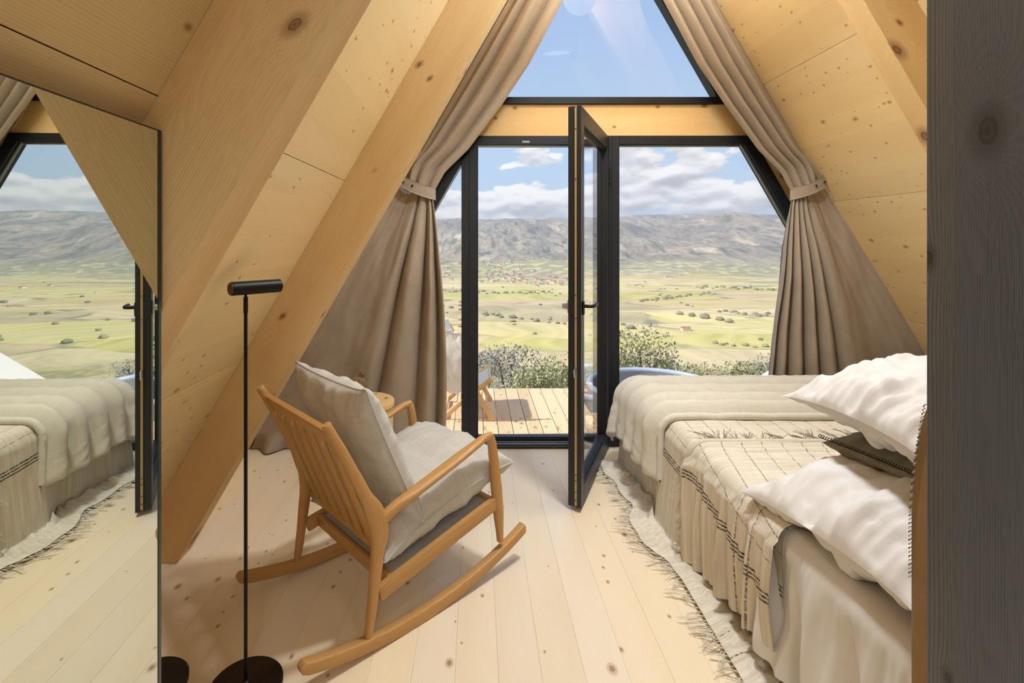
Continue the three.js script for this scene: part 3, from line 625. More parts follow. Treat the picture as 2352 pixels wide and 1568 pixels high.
{
  // seat cushion
  const place = (o, a, h, tilt) => { const c = C(a, .2875, h), p = V(c[0], 0, c[2]).applyAxisAngle(V(0, 1, 0), CH.th); o.position.set(CH.p[0] + p.x, h, CH.p[2] + p.z); o.rotation.set(0, 0, 0); o.quaternion.setFromAxisAngle(V(0, 1, 0), CH.th).multiply(new THREE.Quaternion().setFromAxisAngle(V(0, 0, 1), tilt)); };
  const sag = (u, v) => -.02 * u * u * v * v;
  const seat = thing('seat_cushion', 'thick grey linen seat cushion on the rocking chair', 'cushion');
  mesh('cover', pillow(.645, .56, .235, { seed: 4, pinch: .045, wrinkle: .010, sharp: .36, sag, ears: .04 }), M.cushion, seat);
  mesh('seam', piping(.645, .56, .045, .003, sag, .04), M.cushion, seat);
  place(seat, .585, .382, Math.atan2(.15, .6));
  const back = thing('back_cushion', 'grey linen back cushion leaning against the chair slats', 'cushion');
  mesh('cover', pillow(.58, .555, .165, { seed: 9, pinch: .05, wrinkle: .008, sharp: .4, ears: .03 }), M.cushion, back);
  mesh('seam', piping(.58, .555, .05, .003, () => 0, .03), M.cushion, back);
  for (const z of [-.2, .2]) mesh('tie', merge([tube([[-.26, .0, z], [-.285, .02, z], [-.27, .05, z + .01], [-.3, .062, z + .02]], .0045, 14, 5), tube([[-.26, .0, z], [-.29, .025, z - .01], [-.31, .045, z - .015]], .0045, 10, 5)]), M.cushion, back);
  place(back, .318, .622, Math.atan2(.52, -.235));
}
// ---------------------------------------------------------------- bed
const BX0 = .955, BX1 = 2.72, BD0 = 1.07, BD1 = 3.12, BT = .50;
{
  const o = thing('bed', 'double bed with a tan upholstered headboard beside the dark partition', 'bed', [(BX0 + BX1) / 2, 0, Z((BD0 + BD1) / 2)]);
  const cx = (BX0 + BX1) / 2, cz = Z((BD0 + BD1) / 2);
  mesh('bed_base', box(BX0 + .02 - cx, BX1 - cx, .0, .25, Z(BD1 - .02) - cz, Z(BD0) - cz, .01), M.velvet, o);
  mesh('mattress', box(BX0 - cx, BX1 - cx, .25, BT, Z(BD1) - cz, Z(BD0) - cz, .05), M.sheet, o);
  const sh = new THREE.Shape(); sh.moveTo(.985, 0); sh.lineTo(1.064, 0); sh.lineTo(1.064, .80); sh.bezierCurveTo(1.064, .95, 1.045, 1.02, 1.03, 1.06); sh.quadraticCurveTo(1.015, 1.09, .985, 1.09); sh.closePath();
  const g = new THREE.ExtrudeGeometry(sh, { depth: 1.72, bevelEnabled: true, bevelThickness: .006, bevelSize: .006, bevelOffset: -.006, bevelSegments: 3, curveSegments: 14 });
  g.rotateY(Math.PI / 2);                                   // shape x -> -z, extrusion -> +x
  g.translate(.906 - cx, 0, -cz); { const uv = g.attributes.uv; for (let i = 0; i < uv.count; i++) uv.setXY(i, uv.getX(i) * 2, uv.getY(i) * 2); }
  const hb = mesh('headboard', toCreasedNormals(g, .7), M.velvet, o); hb.userData.label = 'tan velvet headboard';
  // blanket stitch down the edge of the headboard
  const st = [], dk = [], curve = (h) => h < .8 ? 1.064 : 1.064 - .034 * Math.pow((h - .8) / .26, 1.7);
  for (let i = 0; i < 44; i++) { const h = .70 + i * .0085, d = curve(h) + .0015; (i % 2 ? dk : st).push(tube([[.900 - cx, h, Z(d) - cz], [.8965 - cx, h + .004, Z(d - .003) - cz], [.8985 - cx, h + .008, Z(d - .007) - cz]], .0009, 6, 5)); }
  mesh('edge_trim', merge(st), M.sheet, hb); mesh('edge_stitch', merge(dk), new THREE.MeshStandardMaterial({ color: 0x5d4c3c, roughness: 1 }), hb);
}
// a cloth lying over the bed top and hanging down its left side; path measured from the top edge (negative on top)
function drape({ d0, d1, top, xr, xl = BX0, r = .05, hem, nu = 60, nv = 90, lift = () => 0, hang = () => 0, thick = 0, floor = 0, topAt = () => 0, along = () => 0 }) {
  const arc = r * Math.PI / 2, lt = xr - xl - r;
  return sheet(nu, nv, (u, v) => {
    const hm = typeof hem === 'function' ? hem(u) : hem, down = Math.max(.01, top - r - hm), total = lt + arc + down + floor, s = v * total, d = lerp(d0, d1, u);
    let x, y, nx, ny, t = 0;
    if (s < lt) { x = xr - s; y = top; nx = 0; ny = 1; }
    else if (s < lt + arc) { const q = (s - lt) / r; x = xl + r - Math.sin(q) * r; y = top - r + Math.cos(q) * r; nx = -Math.sin(q); ny = Math.cos(q); }
    else if (!floor || s < lt + arc + down) { x = xl; y = top - r - (s - lt - arc); nx = -1; ny = 0; t = (s - lt - arc) / down; }
    else { const q = (s - lt - arc - down) / floor; x = xl - (s - lt - arc - down); y = hm; nx = 0; ny = 1; t = 1 + q; }
    const k = lift(d, s - lt, t, u) + (t > 0 && t <= 1 ? hang(d, t, u) : 0) + (t > 1 ? 0 : 0);
    x += nx * k; y += ny * k + topAt(d, x, s - lt);
    if (t > 1) { const hg = hang(d, 1, u); x -= hg; }
    return [x, Math.max(.003, y), Z(d + along(d, s - lt, t)), d, (s - lt)];
  }, thick);
}
// tassels: short bent threads along a line of points [x, y, d] pointing dir(x, d)
function fringe(points, dir, len, seed, per = 3, floor = .003) {
  const R = rng(seed), out = [];
  for (const [x, y, d] of points) { const [tx, td, ty] = dir(R), TL = len * (.6 + R() * .8), tb = (R() - .5) * .05, tq = (R() - .5) * .05; for (let k = 0; k < per; k++) {
    const ax = tx + (R() - .5) * .35, ad = td + (R() - .5) * .35, ay = ty, L = TL * (.8 + R() * .4), b = tb + (R() - .5) * .012, q = tq + (R() - .5) * .012, x0 = x + (R() - .5) * .004, dd = d + (R() - .5) * .006;
    const pts = []; for (let i = 0; i <= 4; i++) { const t = i / 4; pts.push([x0 + ax * L * t + b * t * t, Math.max(floor, y + ay * L * t + .006 * Math.sin(Math.PI * t) * R()), Z(dd + ad * L * t + q * t * t)]); }
    out.push(tube(pts, .0011, 5, 4));
  } }
  return merge(out);
}
// the plaid bedspread: lines 8.5 cm apart, a triple stripe on the drop, plain hem with tassels
const PV0 = -1.3, PV1 = .9, PU0 = 1.3, PU1 = 3.3;
const plaidTex = tex(1400, 2000, (u, v) => {
  const d = lerp(PU0, PU1, u), s = lerp(PV0, PV1, v);
  const slub = .5 + .5 * N(d * 160, s * 4, 2) + .28 * N(d * 45, s * 2, 7) + .22 * N(d * 6, s * 300, 5);
  let c = mix3([198, 185, 162], [231, 222, 206], clamp(slub));
  const ln = (q, w) => 1 - smooth(w * .6, w, Math.abs(q)), brk = clamp(.55 + 1.2 * N(d * 120, s * 120, 4));
  let k = 0;
  if (s < .16) { const q = ((s + 5 * .085 + 20) % .085) - .0425; k = Math.max(k, ln(q + .002 * N(d * 3, 1), .0024) * .72 * brk); }
  for (const c0 of [.205, .219, .233]) k = Math.max(k, ln(s - c0, .0042) * .92 * clamp(brk + .2));
  for (const c0 of [1.69, 1.79]) k = Math.max(k, ln(d - c0, .0028) * .75 * brk);
  return mix3(c, [52, 46, 42], k);
});
const plaidMap = (m) => { m.map = plaidTex; return m; };
M.plaid = fabric(plaidTex, { side: THREE.DoubleSide });
const plaidUV = (g, ds = 0, slant = 0) => { const uv = g.attributes.uv; for (let i = 0; i < uv.count; i++) { const d = uv.getX(i), s = uv.getY(i); uv.setXY(i, (d + ds - PU0) / (PU1 - PU0), (s + slant * (d - 1.85) - PV0) / (PV1 - PV0)); } return g; };
{
  const o = thing('plaid_bedspread', 'beige plaid linen bedspread with dark stripes and tassels, trailing on the floor', 'bedspread', [BX0, 0, Z(2.3)]);
  const shift = (g) => g.translate(-BX0, 0, -Z(2.3));
  const fold = (d) => .034 * Math.sin(d * 10.5 + 1.4 * Math.sin(d * 3.1)) + .012 * Math.sin(d * 27 + 2) + .035 * N(d * 3.3, 2);
  // lower layer: over the bed, down to the floor and out on it
  const under = drape({ d0: 1.585, d1: 3.18, top: BT + .014, xr: 2.6, xl: BX0 - .012, r: .055, hem: .012, nu: 190, nv: 120, floor: .12,
    hang: (d, t) => { const k = smooth(2.05, 2.35, d); return k * (.012 + t * (.035 + .8 * fold(d))) + (1 - k) * (-.012 * t); },
    lift: (d, s, t) => t > 1 ? .008 + (.06 * Math.abs(N(d * 8, t * 3, 3)) + .045 * Math.abs(N(d * 19 + t * 4, t * 5, 6)) + .02 * Math.abs(N(d * 45, t * 9, 2))) * (2.12 - t) : t > 0 ? .004 * N(d * 24, s * 9, 4) : .0025 * N(d * 20, s * 12, 6) + .005 * Math.max(0, N(d * 7, s * 4, 9)),
    along: (d, s, t) => t > 1 ? .06 * N(d * 5, 1) * (t - 1) + .03 * (d - 2.2) * (t - 1) : 0 });
  mesh('lower_layer', shift(plaidUV(under, 0, .06)), M.plaid, o);
  // upper layer folded back towards the pillows
  const upper = drape({ d0: 1.575, d1: 2.185, top: BT + .03, xr: 2.4, xl: BX0 - .03, r: .06, hem: (u) => lerp(.135, .035, u), nu: 130, nv: 130,
    hang: (d, t, u) => .012 + .012 * Math.sin(t * 3) + t * (.010 * Math.sin(d * 60) + .012 * Math.sin(d * 93 + 1) + .018 * N(d * 14, t * 1.2, 2)) + .012 * (t < .4 ? t / .4 : 1) * Math.sin(d * 130) * .6 + .02 * smooth(.9, 1, u),
    lift: (d, s, t, u) => .016 * smooth(.93, .985, u) * (1 - smooth(.985, 1, u)) + (t ? 0 : .004 * N(d * 26, s * 5, 3)) + (t ? 0 : .010 * smooth(.7, 1, u) * Math.max(0, Math.sin(d * 95 + 2 * N(s * 2, 3)))) });
  mesh('folded_layer', shift(plaidUV(upper, 0, .22)), M.plaid, o);
  // rolled edge of the fold
  const edgePts = []; for (let i = 0; i <= 20; i++) edgePts.push([lerp(2.2, BX0 + .03, i / 20), BT + .040, Z(2.19)]);
  for (let i = 1; i <= 5; i++) { const q = i / 5 * Math.PI / 2; edgePts.push([BX0 + .03 - Math.sin(q) * .072, BT - .03 + Math.cos(q) * .07, Z(2.192)]); }
  for (let i = 1; i <= 10; i++) edgePts.push([BX0 - .062 - .012 * Math.sin(i) * .5, BT - .03 - i * .044, Z(2.195)]);
  mesh('rolled_edge', shift(tube(edgePts, .015, 120, 8)), M.linen, o);
  // tassels: on top of the bed, beside the roll, and along the hem on the floor
  const R = rng(15), topPts = []; for (let i = 0; i < 34; i++) topPts.push([lerp(1.0, 1.75, R()), BT + .03, 2.205 + R() * .02]);
  const f1 = fringe(topPts, (r) => [(r() - .5) * 1.6, .8 + r() * .5, .05], .085, 3, 5, BT + .024);
  const sidePts = []; for (let i = 0; i < 34; i++) sidePts.push([BX0 - .065, lerp(.48, .06, i / 34), 2.205]);
  const f2 = fringe(sidePts, (r) => [-.15 - .2 * r(), .35 + .3 * r(), -.9], .07, 5, 3);
  const pu = under.attributes.position, hemPts = []; for (let i = 0; i <= 190; i += 2) { const k = 120 * 191 + i; hemPts.push([pu.getX(k) + BX0, Math.max(.004, pu.getY(k) - .004), -(pu.getZ(k) + Z(2.3))]); }
  const f3 = fringe(hemPts, (r) => [-.85 - .2 * r(), (r() - .5) * 1.1, -.02], .055, 7, 4);
  const far = []; for (let i = 0; i < 26; i++) { const k = Math.floor(lerp(70, 120, i / 26)) * 191 + 190; far.push([pu.getX(k) + BX0, Math.max(.004, pu.getY(k)), -(pu.getZ(k) + Z(2.3))]); }
  const fr = mesh('tassel_fringe', shift(merge([f2, f3])), M.thread, o); fr.userData.kind = 'stuff';
  const ft = mesh('top_tassels', shift(f1), new THREE.MeshStandardMaterial({ color: 0x8f7f66, roughness: 1 }), o); ft.userData.kind = 'stuff';
}
// white under-sheet hanging beside the pillows
{
  const o = tag(mesh('white_sheet', drape({ d0: 1.075, d1: 1.66, top: BT + .009, xr: 2.6, xl: BX0 - .004, r: .05, hem: (u) => lerp(.0, .1, u), nu: 90, nv: 80,
    hang: (d, t) => .004 + t * (.034 * Math.sin(d * 27 + 2.2 * t) + .02 * Math.sin(d * 61 + 1 + t) + .03 * N(d * 6, t * 2, 5) + .02) + .006 * N(d * 40, t * 3, 2), lift: (d, s) => .004 * N(d * 12, s * 10, 8) }), M.sheet), 'white cotton bed sheet hanging down below the pillows', 'sheet');
}
// quilt with channels across the bed
{
  const o = thing('channel_quilt', 'cream channel-quilted comforter folded over the foot of the bed', 'quilt', [BX0, 0, Z(2.75)]);
  const q0 = 2.53, q1 = 3.225, edges = [2.53, 2.645, 2.80, 2.955, 3.09, 3.225];
  const puff = (d) => { for (let i = 1; i < edges.length; i++) if (d <= edges[i] + 1e-6) { const t = (d - edges[i - 1]) / (edges[i] - edges[i - 1]); return Math.pow(Math.max(0, Math.sin(Math.PI * clamp(t))), .8); } return 0; };
  const wr = (d, s) => .006 * N(d * 7 + s * 5, s * 7 - d * 4, 5) + .0035 * N(s * 30 + d * 22, d * 9, 8);
  const g = drape({ d0: q0, d1: q1, top: BT + .024, xr: BX1 - .02, xl: BX0 - .045, r: .085, hem: (u) => lerp(.225, .235, u), nu: 170, nv: 220,
    lift: (d, s, t) => .072 * puff(d) * (1 - .7 * smooth(.94, 1, t)) + wr(d, s) * (t > .96 ? .3 : 1), hang: (d, t) => t * (.020 + .03 * smooth(2.9, 3.22, d) + .012 * Math.sin(d * 14)),
    topAt: (d) => -.30 * Math.pow(smooth(3.07, 3.5, d), 1.1), along: (d, s, t) => -.02 * t }, 0);
  const uv = g.attributes.uv; for (let i = 0; i < uv.count; i++) uv.setXY(i, uv.getX(i) * 2, uv.getY(i) * 2);
  mesh('quilt_face', g.translate(-BX0, 0, -Z(2.75)), M.quilt, o);
  const lining = drape({ d0: q0 + .004, d1: q1 - .004, top: BT + .018, xr: BX1 - .02, xl: BX0 - .033, r: .08, hem: (u) => lerp(.228, .238, u), nu: 60, nv: 60, hang: (d, t) => t * (.016 + .03 * smooth(2.9, 3.22, d) + .012 * Math.sin(d * 14)), topAt: (d) => -.30 * Math.pow(smooth(3.07, 3.5, d), 1.1) - .006, along: (d, s, t) => -.02 * t });
  mesh('quilt_lining', lining.translate(-BX0, 0, -Z(2.75)), M.quilt, o);
  const p = g.attributes.position, hem = [], hem2 = []; for (let i = 0; i <= 170; i += 2) { const k = 220 * 171 + i; hem.push([p.getX(k), p.getY(k), p.getZ(k)]); } for (let j = 0; j <= 220; j += 2) { const k = j * 171; hem2.push([p.getX(k), p.getY(k), p.getZ(k)]); }
  mesh('bound_edge', merge([tube(hem, .009, 120, 6), tube(hem2.map((q) => [q[0], q[1] + .006, q[2] - .006]), .019, 160, 8)]), M.quilt, o);
  const tg = mesh('care_tag', box(-.072, -.062, .44, .462, Z(2.522) - Z(2.75), Z(2.519) - Z(2.75)), M.sheet, o);
}
// pillows
{
  const put = (o, x, y, d, ry, rx, rz) => { o.position.set(x, y, Z(d)); o.rotation.set(rx, ry, rz, 'YXZ'); };
  const group = 'pillows stacked at the headboard';
  const a = thing('pillow', 'lowest white pillow with a loose corner over the bed side', 'pillow', [0, 0, 0], 0, group);
  const sagA = (u, v) => -.055 * Math.pow(Math.max(0, -u), 2) * (1 - .3 * v) - .01 * v * v;
  mesh('pillowcase', pillow(.80, .66, .20, { n: 80, seed: 21, pinch: .03, wrinkle: .026, sharp: .5, sag: sagA, ears: .05 }), M.sheet, a);
  put(a, 1.335, .645, 1.435, .03, -.05, .02);
  const b = thing('pillow', 'grey linen pillow with dark blanket stitching between two white pillows', 'pillow', [0, 0, 0], 0, group);
  const sagB = (u, v) => -.02 * u * u;
  mesh('pillowcase', pillow(.70, .6, .12, { n: 60, seed: 25, pinch: .03, wrinkle: .01, sag: sagB }), M.greyLinen, b);
  const st = []; for (let i = 0; i < 60; i++) { const v = -1 + 2 * i / 59; st.push(tube([[-.352 + .02 * (1 - v * v), .006, .3 * v], [-.36 + .02 * (1 - v * v), .0, .3 * v + .002], [-.348 + .02 * (1 - v * v), -.006, .3 * v]], .0014, 5, 4)); }
  mesh('blanket_stitch', merge(st), M.darkThread, b);
  put(b, 1.515, .782, 1.44, -.02, -.10, .05);
  const c = thing('pillow', 'topmost white pillow leaning towards the window from the headboard', 'pillow', [0, 0, 0], 0, group);
  const sagC = (u, v) => -.05 * Math.pow(Math.max(0, -u), 2) - .02 * v * v;
  mesh('pillowcase', pillow(.80, .66, .2, { n: 80, seed: 33, pinch: .035, wrinkle: .028, sharp: .5, sag: sagC, ears: .05 }), M.sheet, c);
  put(c, 1.475, .955, 1.46, -.10, -.06, .05);
}
// ---------------------------------------------------------------- on the deck
{
  const o = thing('folding_chair', 'low folding wooden deck chair with a cream sheepskin, outside the glass', 'chair', [-.13, -.06, Z(4.42)]);
  const m = new THREE.MeshStandardMaterial({ map: texBeam, roughness: .7 });
  for (const z of [-.26, .26]) {
    mesh('back_leg', rod([[.26, 0, z, .012, .02], [.06, .36, z, .012, .02], [-.13, .70, z, .012, .02]], [0, 0, 1], { seg: 8, power: 6 }), m, o);
    mesh('front_leg', rod([[-.16, 0, z * .88, .012, .02], [.04, .17, z * .88, .012, .02], [.25, .33, z * .88, .012, .02]], [0, 0, 1], { seg: 8, power: 6 }), m, o);
  }
  const cr = (x, y) => mesh('crossbar', new THREE.CylinderGeometry(.012, .012, .5, 10).rotateX(Math.PI / 2).translate(x, y, 0), m, o);
  cr(.22, .05); cr(-.13, .03); cr(-.12, .68); cr(.24, .32); cr(.0, .14);
  mesh('canvas_seat', sheet(16, 8, (u, v) => [lerp(-.12, .25, u), lerp(.69, .335, u) - .22 * Math.sin(Math.PI * u), lerp(-.2, .2, v)], .003), M.sheet, o);
  const R = rng(81), fur = thing('sheepskin', 'cream sheepskin thrown over the deck chair back', 'sheepskin', [-.13, -.06, Z(4.42)]);
  const wool = new THREE.MeshStandardMaterial({ color: 0xf6efe2, roughness: 1 });
  const at = (u, v) => { const q = u * .9; const x = q < .3 ? -.145 - .03 * (1 - q / .3) : lerp(-.145, .12, (q - .3) / .6), y = q < .3 ? lerp(.32, .73, q / .3) : lerp(.73, .27, Math.pow((q - .3) / .6, .8)); return [x, y + .02, lerp(-.24, .24, v)]; };
  const sk = sheet(24, 12, (u, v) => at(u, v), .012);
  const flap = sheet(14, 16, (u, v) => [lerp(-.19, .03 + .04 * N(v * 4, 2), u), lerp(.74, .26 + .06 * N(u * 5, 7), v) - .04 * u, .262 + .025 * Math.sin(v * 3) + .012 * N(u * 6, v * 6, 1)], .012);
  mesh('hide', merge([sk, flap]), wool, fur);
  const tufts = []; for (let i = 0; i < 500; i++) { const u = R(), v = R(), p = i % 3 ? at(u, v) : [lerp(-.2, .05, u), lerp(.75, .24, v), .27], a = R() * 6.28, l = .015 + R() * .02; const g = new THREE.ConeGeometry(.012, l, 4).translate(0, l / 2, 0).rotateZ((R() - .5) * 2 + (u < .3 ? 1.4 : -.5)).rotateY(a * .15).translate(...p); tufts.push(g); }
  const t = mesh('wool', merge(tufts), wool, fur); t.userData.kind = 'stuff';
}
{
  const o = thing('hot_tub', 'round grey hot tub sunk into the deck, with a pale blue rim', 'tub', [1.62, -.06, Z(4.66)]);
  const shell = new THREE.MeshPhysicalMaterial({ color: 0x8b8f96, roughness: .25, clearcoat: .4 }), rim = new THREE.MeshPhysicalMaterial({ color: 0xb7c6e0, roughness: .2, clearcoat: .6 });
  mesh('tub_shell', new THREE.LatheGeometry([[0, -.62], [.45, -.6], [.52, -.4], [.565, .13], [.60, .13], [.60, -.5], [.5, -.66], [0, -.66]].map((p) => new THREE.Vector2(...p)), 72), shell, o);
  mesh('rim', new THREE.TorusGeometry(.585, .026, 12, 96).rotateX(Math.PI / 2).translate(0, .14, 0), rim, o);
  mesh('water', new THREE.CircleGeometry(.54, 64).rotateX(-Math.PI / 2).translate(0, -.12, 0), new THREE.MeshPhysicalMaterial({ color: 0x6f8798, roughness: .03, metalness: .1, clearcoat: 1 }), o);
}
{
  const o = thing('lounger', 'white padded lounger with a wooden side rail beyond the hot tub', 'lounger', [2.86, -.06, Z(4.55)]);
  const m = new THREE.MeshStandardMaterial({ map: oakTex, roughness: .7 });
  mesh('pad', bake(box(-.42, .42, -.05, .05, -.28, .28, .04), .06, .3, 0, 0, 0, .55), M.sheet, o);
  for (const z of [-.3, .3]) { mesh('side_rail', bake(box(-.45, .45, -.02, .02, -.012, .012, .004), .07, .24, z, 0, 0, .55), m, o); mesh('leg', box(-.3, -.27, 0, .06, z - .012, z + .012), m, o); mesh('leg', box(.36, .39, 0, .42, z - .012, z + .012), m, o); }
}
// ---------------------------------------------------------------- plants
const leafMats = [[0xa3a27c, 0x8b8a62], [0xb0aca0, 0x96928a], [0xb8b48a, 0x9c9a6e]].map(([a, b]) => [a, b].map((c) => new THREE.MeshPhysicalMaterial({ color: c, roughness: .9, side: THREE.DoubleSide })));
function bush(name, label, category, x, d, top, rx, ry, kind, seed, leaves, leaf, group) {
  const g0 = ground(x, d), h = Math.max(top - g0, .8), o = thing(name, label, category, [x, g0, Z(d)], 0, group), R = rng(seed);
  const blobs = []; for (let i = 0; i < 9; i++) { const a = R() * 6.28, q = Math.sqrt(R()) * .65; blobs.push([Math.cos(a) * q * rx, h - ry + (R() - .45) * ry * .9, Math.sin(a) * q * rx, .32 + R() * .25]); }
  blobs.push([0, h - ry * .55, 0, .5]);
  const parts = [[], []];
  const tri = (out) => {
    const b = blobs[Math.floor(R() * blobs.length)], v = V(R() - .5, R() - .5, R() - .5).normalize().multiplyScalar(.55 + .45 * Math.pow(R(), .4));
    const c = V(b[0] + v.x * rx * b[3] * 1.5, b[1] + v.y * ry * b[3] * 1.5, b[2] + v.z * rx * b[3] * 1.5), e = new THREE.Euler(R() * 6, R() * 6, R() * 6), s = leaf * (.6 + R() * .8);
    for (const p of [[-s, 0, 0], [0, s * .5, s * .1], [s, 0, 0], [-s, 0, 0], [s, 0, 0], [0, -s * .5, s * .1]]) { const q = V(...p).applyEuler(e).add(c); out.push(q.x, q.y, q.z); }
  };
  for (let i = 0; i < leaves; i++) tri(parts[R() < .55 ? 0 : 1]);
  parts.forEach((p, k) => { const g = new THREE.BufferGeometry(); g.setAttribute('position', new THREE.Float32BufferAttribute(p, 3)); g.computeVertexNormals(); const f = mesh('foliage', g, leafMats[kind][k], o); f.userData.kind = 'stuff'; });
  const bark = leafMats.bark ??= new THREE.MeshStandardMaterial({ color: 0x6d6250, roughness: 1 });
  mesh('trunk', merge([0, 1, 2].map((i) => tube([[0, -.2, 0], [rx * .1 * (i - 1), h * .35, .05 * i], [rx * .35 * (i - 1), h - ry * .7, rx * .2 * (i - 1)]], rx * .035, 8, 6))), bark, o);
  return o;
}
const pxAt = (px, py, d) => [(px - 1095) * d / FOCAL, EYE - (py - 553) * d / FOCAL];
const near = 'shrubs on the slope just below the deck';
[
  ['evergreen_tree', 'dark olive evergreen tree seen through the right pane above the tub', 1470, 765, 24, 1.9, 1.6, 0, 3200, .085],
  ['evergreen_tree', 'smaller olive tree right of the taller evergreen beyond the tub', 1555, 835, 27, 1.3, .9, 0, 1600, .085],
  ['shrub', 'grey leafless-looking shrub beyond the middle of the deck, right of the doorpost', 1175, 798, 17, 1.15, .8, 1, 2600, .05],
  ['shrub', 'green shrub below the deck against the open door edge', 1290, 818, 15, .75, .55, 2, 1800, .05],
  ['shrub', 'grey-green shrub at the deck edge beside the left doorpost', 1110, 812, 19, .9, .7, 1, 1600, .055],
  ['shrub', 'yellow-green shrub at the deck edge between the grey shrub and door', 1235, 852, 12, .6, .36, 2, 1800, .045],
  ['shrub', 'pale bush behind the far edge of the quilt, beyond the tub rim', 1625, 838, 34, 1.6, .8, 2, 1500, .09],
  ['shrub', 'olive bush behind the quilt, left of the white lounger', 1705, 832, 38, 1.8, .9, 0, 1500, .1],
  ['shrub', 'scrubby bush just left of the right curtain hem', 1775, 815, 42, 1.9, 1.2, 1, 1500, .1],
  ['shrub', 'grey bush seen left of the doorpost through the narrow pane', 1035, 800, 21, .8, .8, 1, 1400, .055],
].forEach(([name, label, px, py, d, rx, ry, kind, n, leaf], i) => { const [x, y] = pxAt(px, py, d); bush(name, label, name === 'shrub' ? 'shrub' : 'tree', x, d, y, rx, ry, kind, 100 + i, n, leaf, name === 'shrub' ? near : undefined); });
// trees and houses of the valley
const placed = [];
{
  const R = rng(200), geos = [0, 1, 2].map((k) => { const g = mergeVertices(new THREE.IcosahedronGeometry(1, 2).deleteAttribute('normal').deleteAttribute('uv')), p = g.attributes.position; for (let i = 0; i < p.count; i++) { const v = V(p.getX(i), p.getY(i), p.getZ(i)), q = 1 + .5 * N(v.x * 1.7 + k * 5, v.y * 1.7, v.z * 1.7); p.setXYZ(i, v.x * q, v.y * q * .8 + .6, v.z * q); } g.computeVertexNormals(); return g; });
  const mats = [0x9a9272, 0xa69c7c, 0x8e8a66].map((c) => new THREE.MeshStandardMaterial({ color: c, roughness: 1 }));
  const spots = []; let guard = 0;
  const hedge = (px0, py0, px1, py1, n, size, label) => { for (let i = 0; i < n; i++) spots.push([lerp(px0, px1, (i + R() * .8) / n), lerp(py0, py1, i / n) + (R() - .5) * 5, size * (.6 + R() * .7), label]); };
  hedge(1560, 722, 1690, 742, 26, 13, 'tree of the large dark grove in the middle of the right pane'); hedge(1650, 715, 1760, 728, 16, 10, 'tree of the hedge running right from the dark grove'); hedge(1470, 690, 1640, 672, 20, 10, 'tree of the slanting hedgerow above the dark grove'); hedge(1600, 660, 1800, 668, 22, 10, 'tree of the far hedgerow at the foot of the right-hand hill'); hedge(1430, 745, 1500, 770, 8, 10, 'tree of the hedge beside the right doorpost');
  hedge(1105, 722, 1300, 742, 18, 9, 'tree of the hedgerow across the open doorway fields'); hedge(1215, 735, 1245, 738, 6, 12, 'tree of the dark clump in the fields left of the open door'); hedge(1010, 668, 1290, 675, 34, 8, 'tree of the long tree line just below the village'); hedge(1000, 700, 1060, 712, 8, 9, 'tree of the short hedge in the narrow left pane'); hedge(1640, 790, 1800, 800, 18, 7, 'tree of the nearest hedge, above the bushes in the right pane');
  while (spots.length < 250 && guard++ < 4000) { const px = lerp(985, 1830, R()), py = 628 + 190 * R() * R(); if (N(px / 40, py / 12, 3) > .12) spots.push([px, py, 4 + R() * 4]); }
  for (let i = 0; i < 40; i++) spots.push([1800 + R() * 700, 640 + R() * 150, 7 + R() * 6]);
  spots.forEach(([px, py, size, label], i) => {
    const d = -(VAL - EYE) * FOCAL / (py - 553), x = (px - 1095) * d / FOCAL;
    if (placed.some((q) => Math.hypot(q[0] - x, q[1] - d) < (q[2] + size) * 1.2)) return; placed.push([x, d, size]);
    const m = tag(mesh('valley_tree', geos[i % 3], mats[Math.floor(R() * 3)]), label ?? 'small dark tree standing loose among the distant valley fields', 'tree', 'distant trees in the valley');
    m.position.set(x, ground(x, d) - size * .1, -d); m.scale.set(size * (.7 + R() * .35), size * .6, size * .8); m.rotation.y = R() * 6;
  });
}
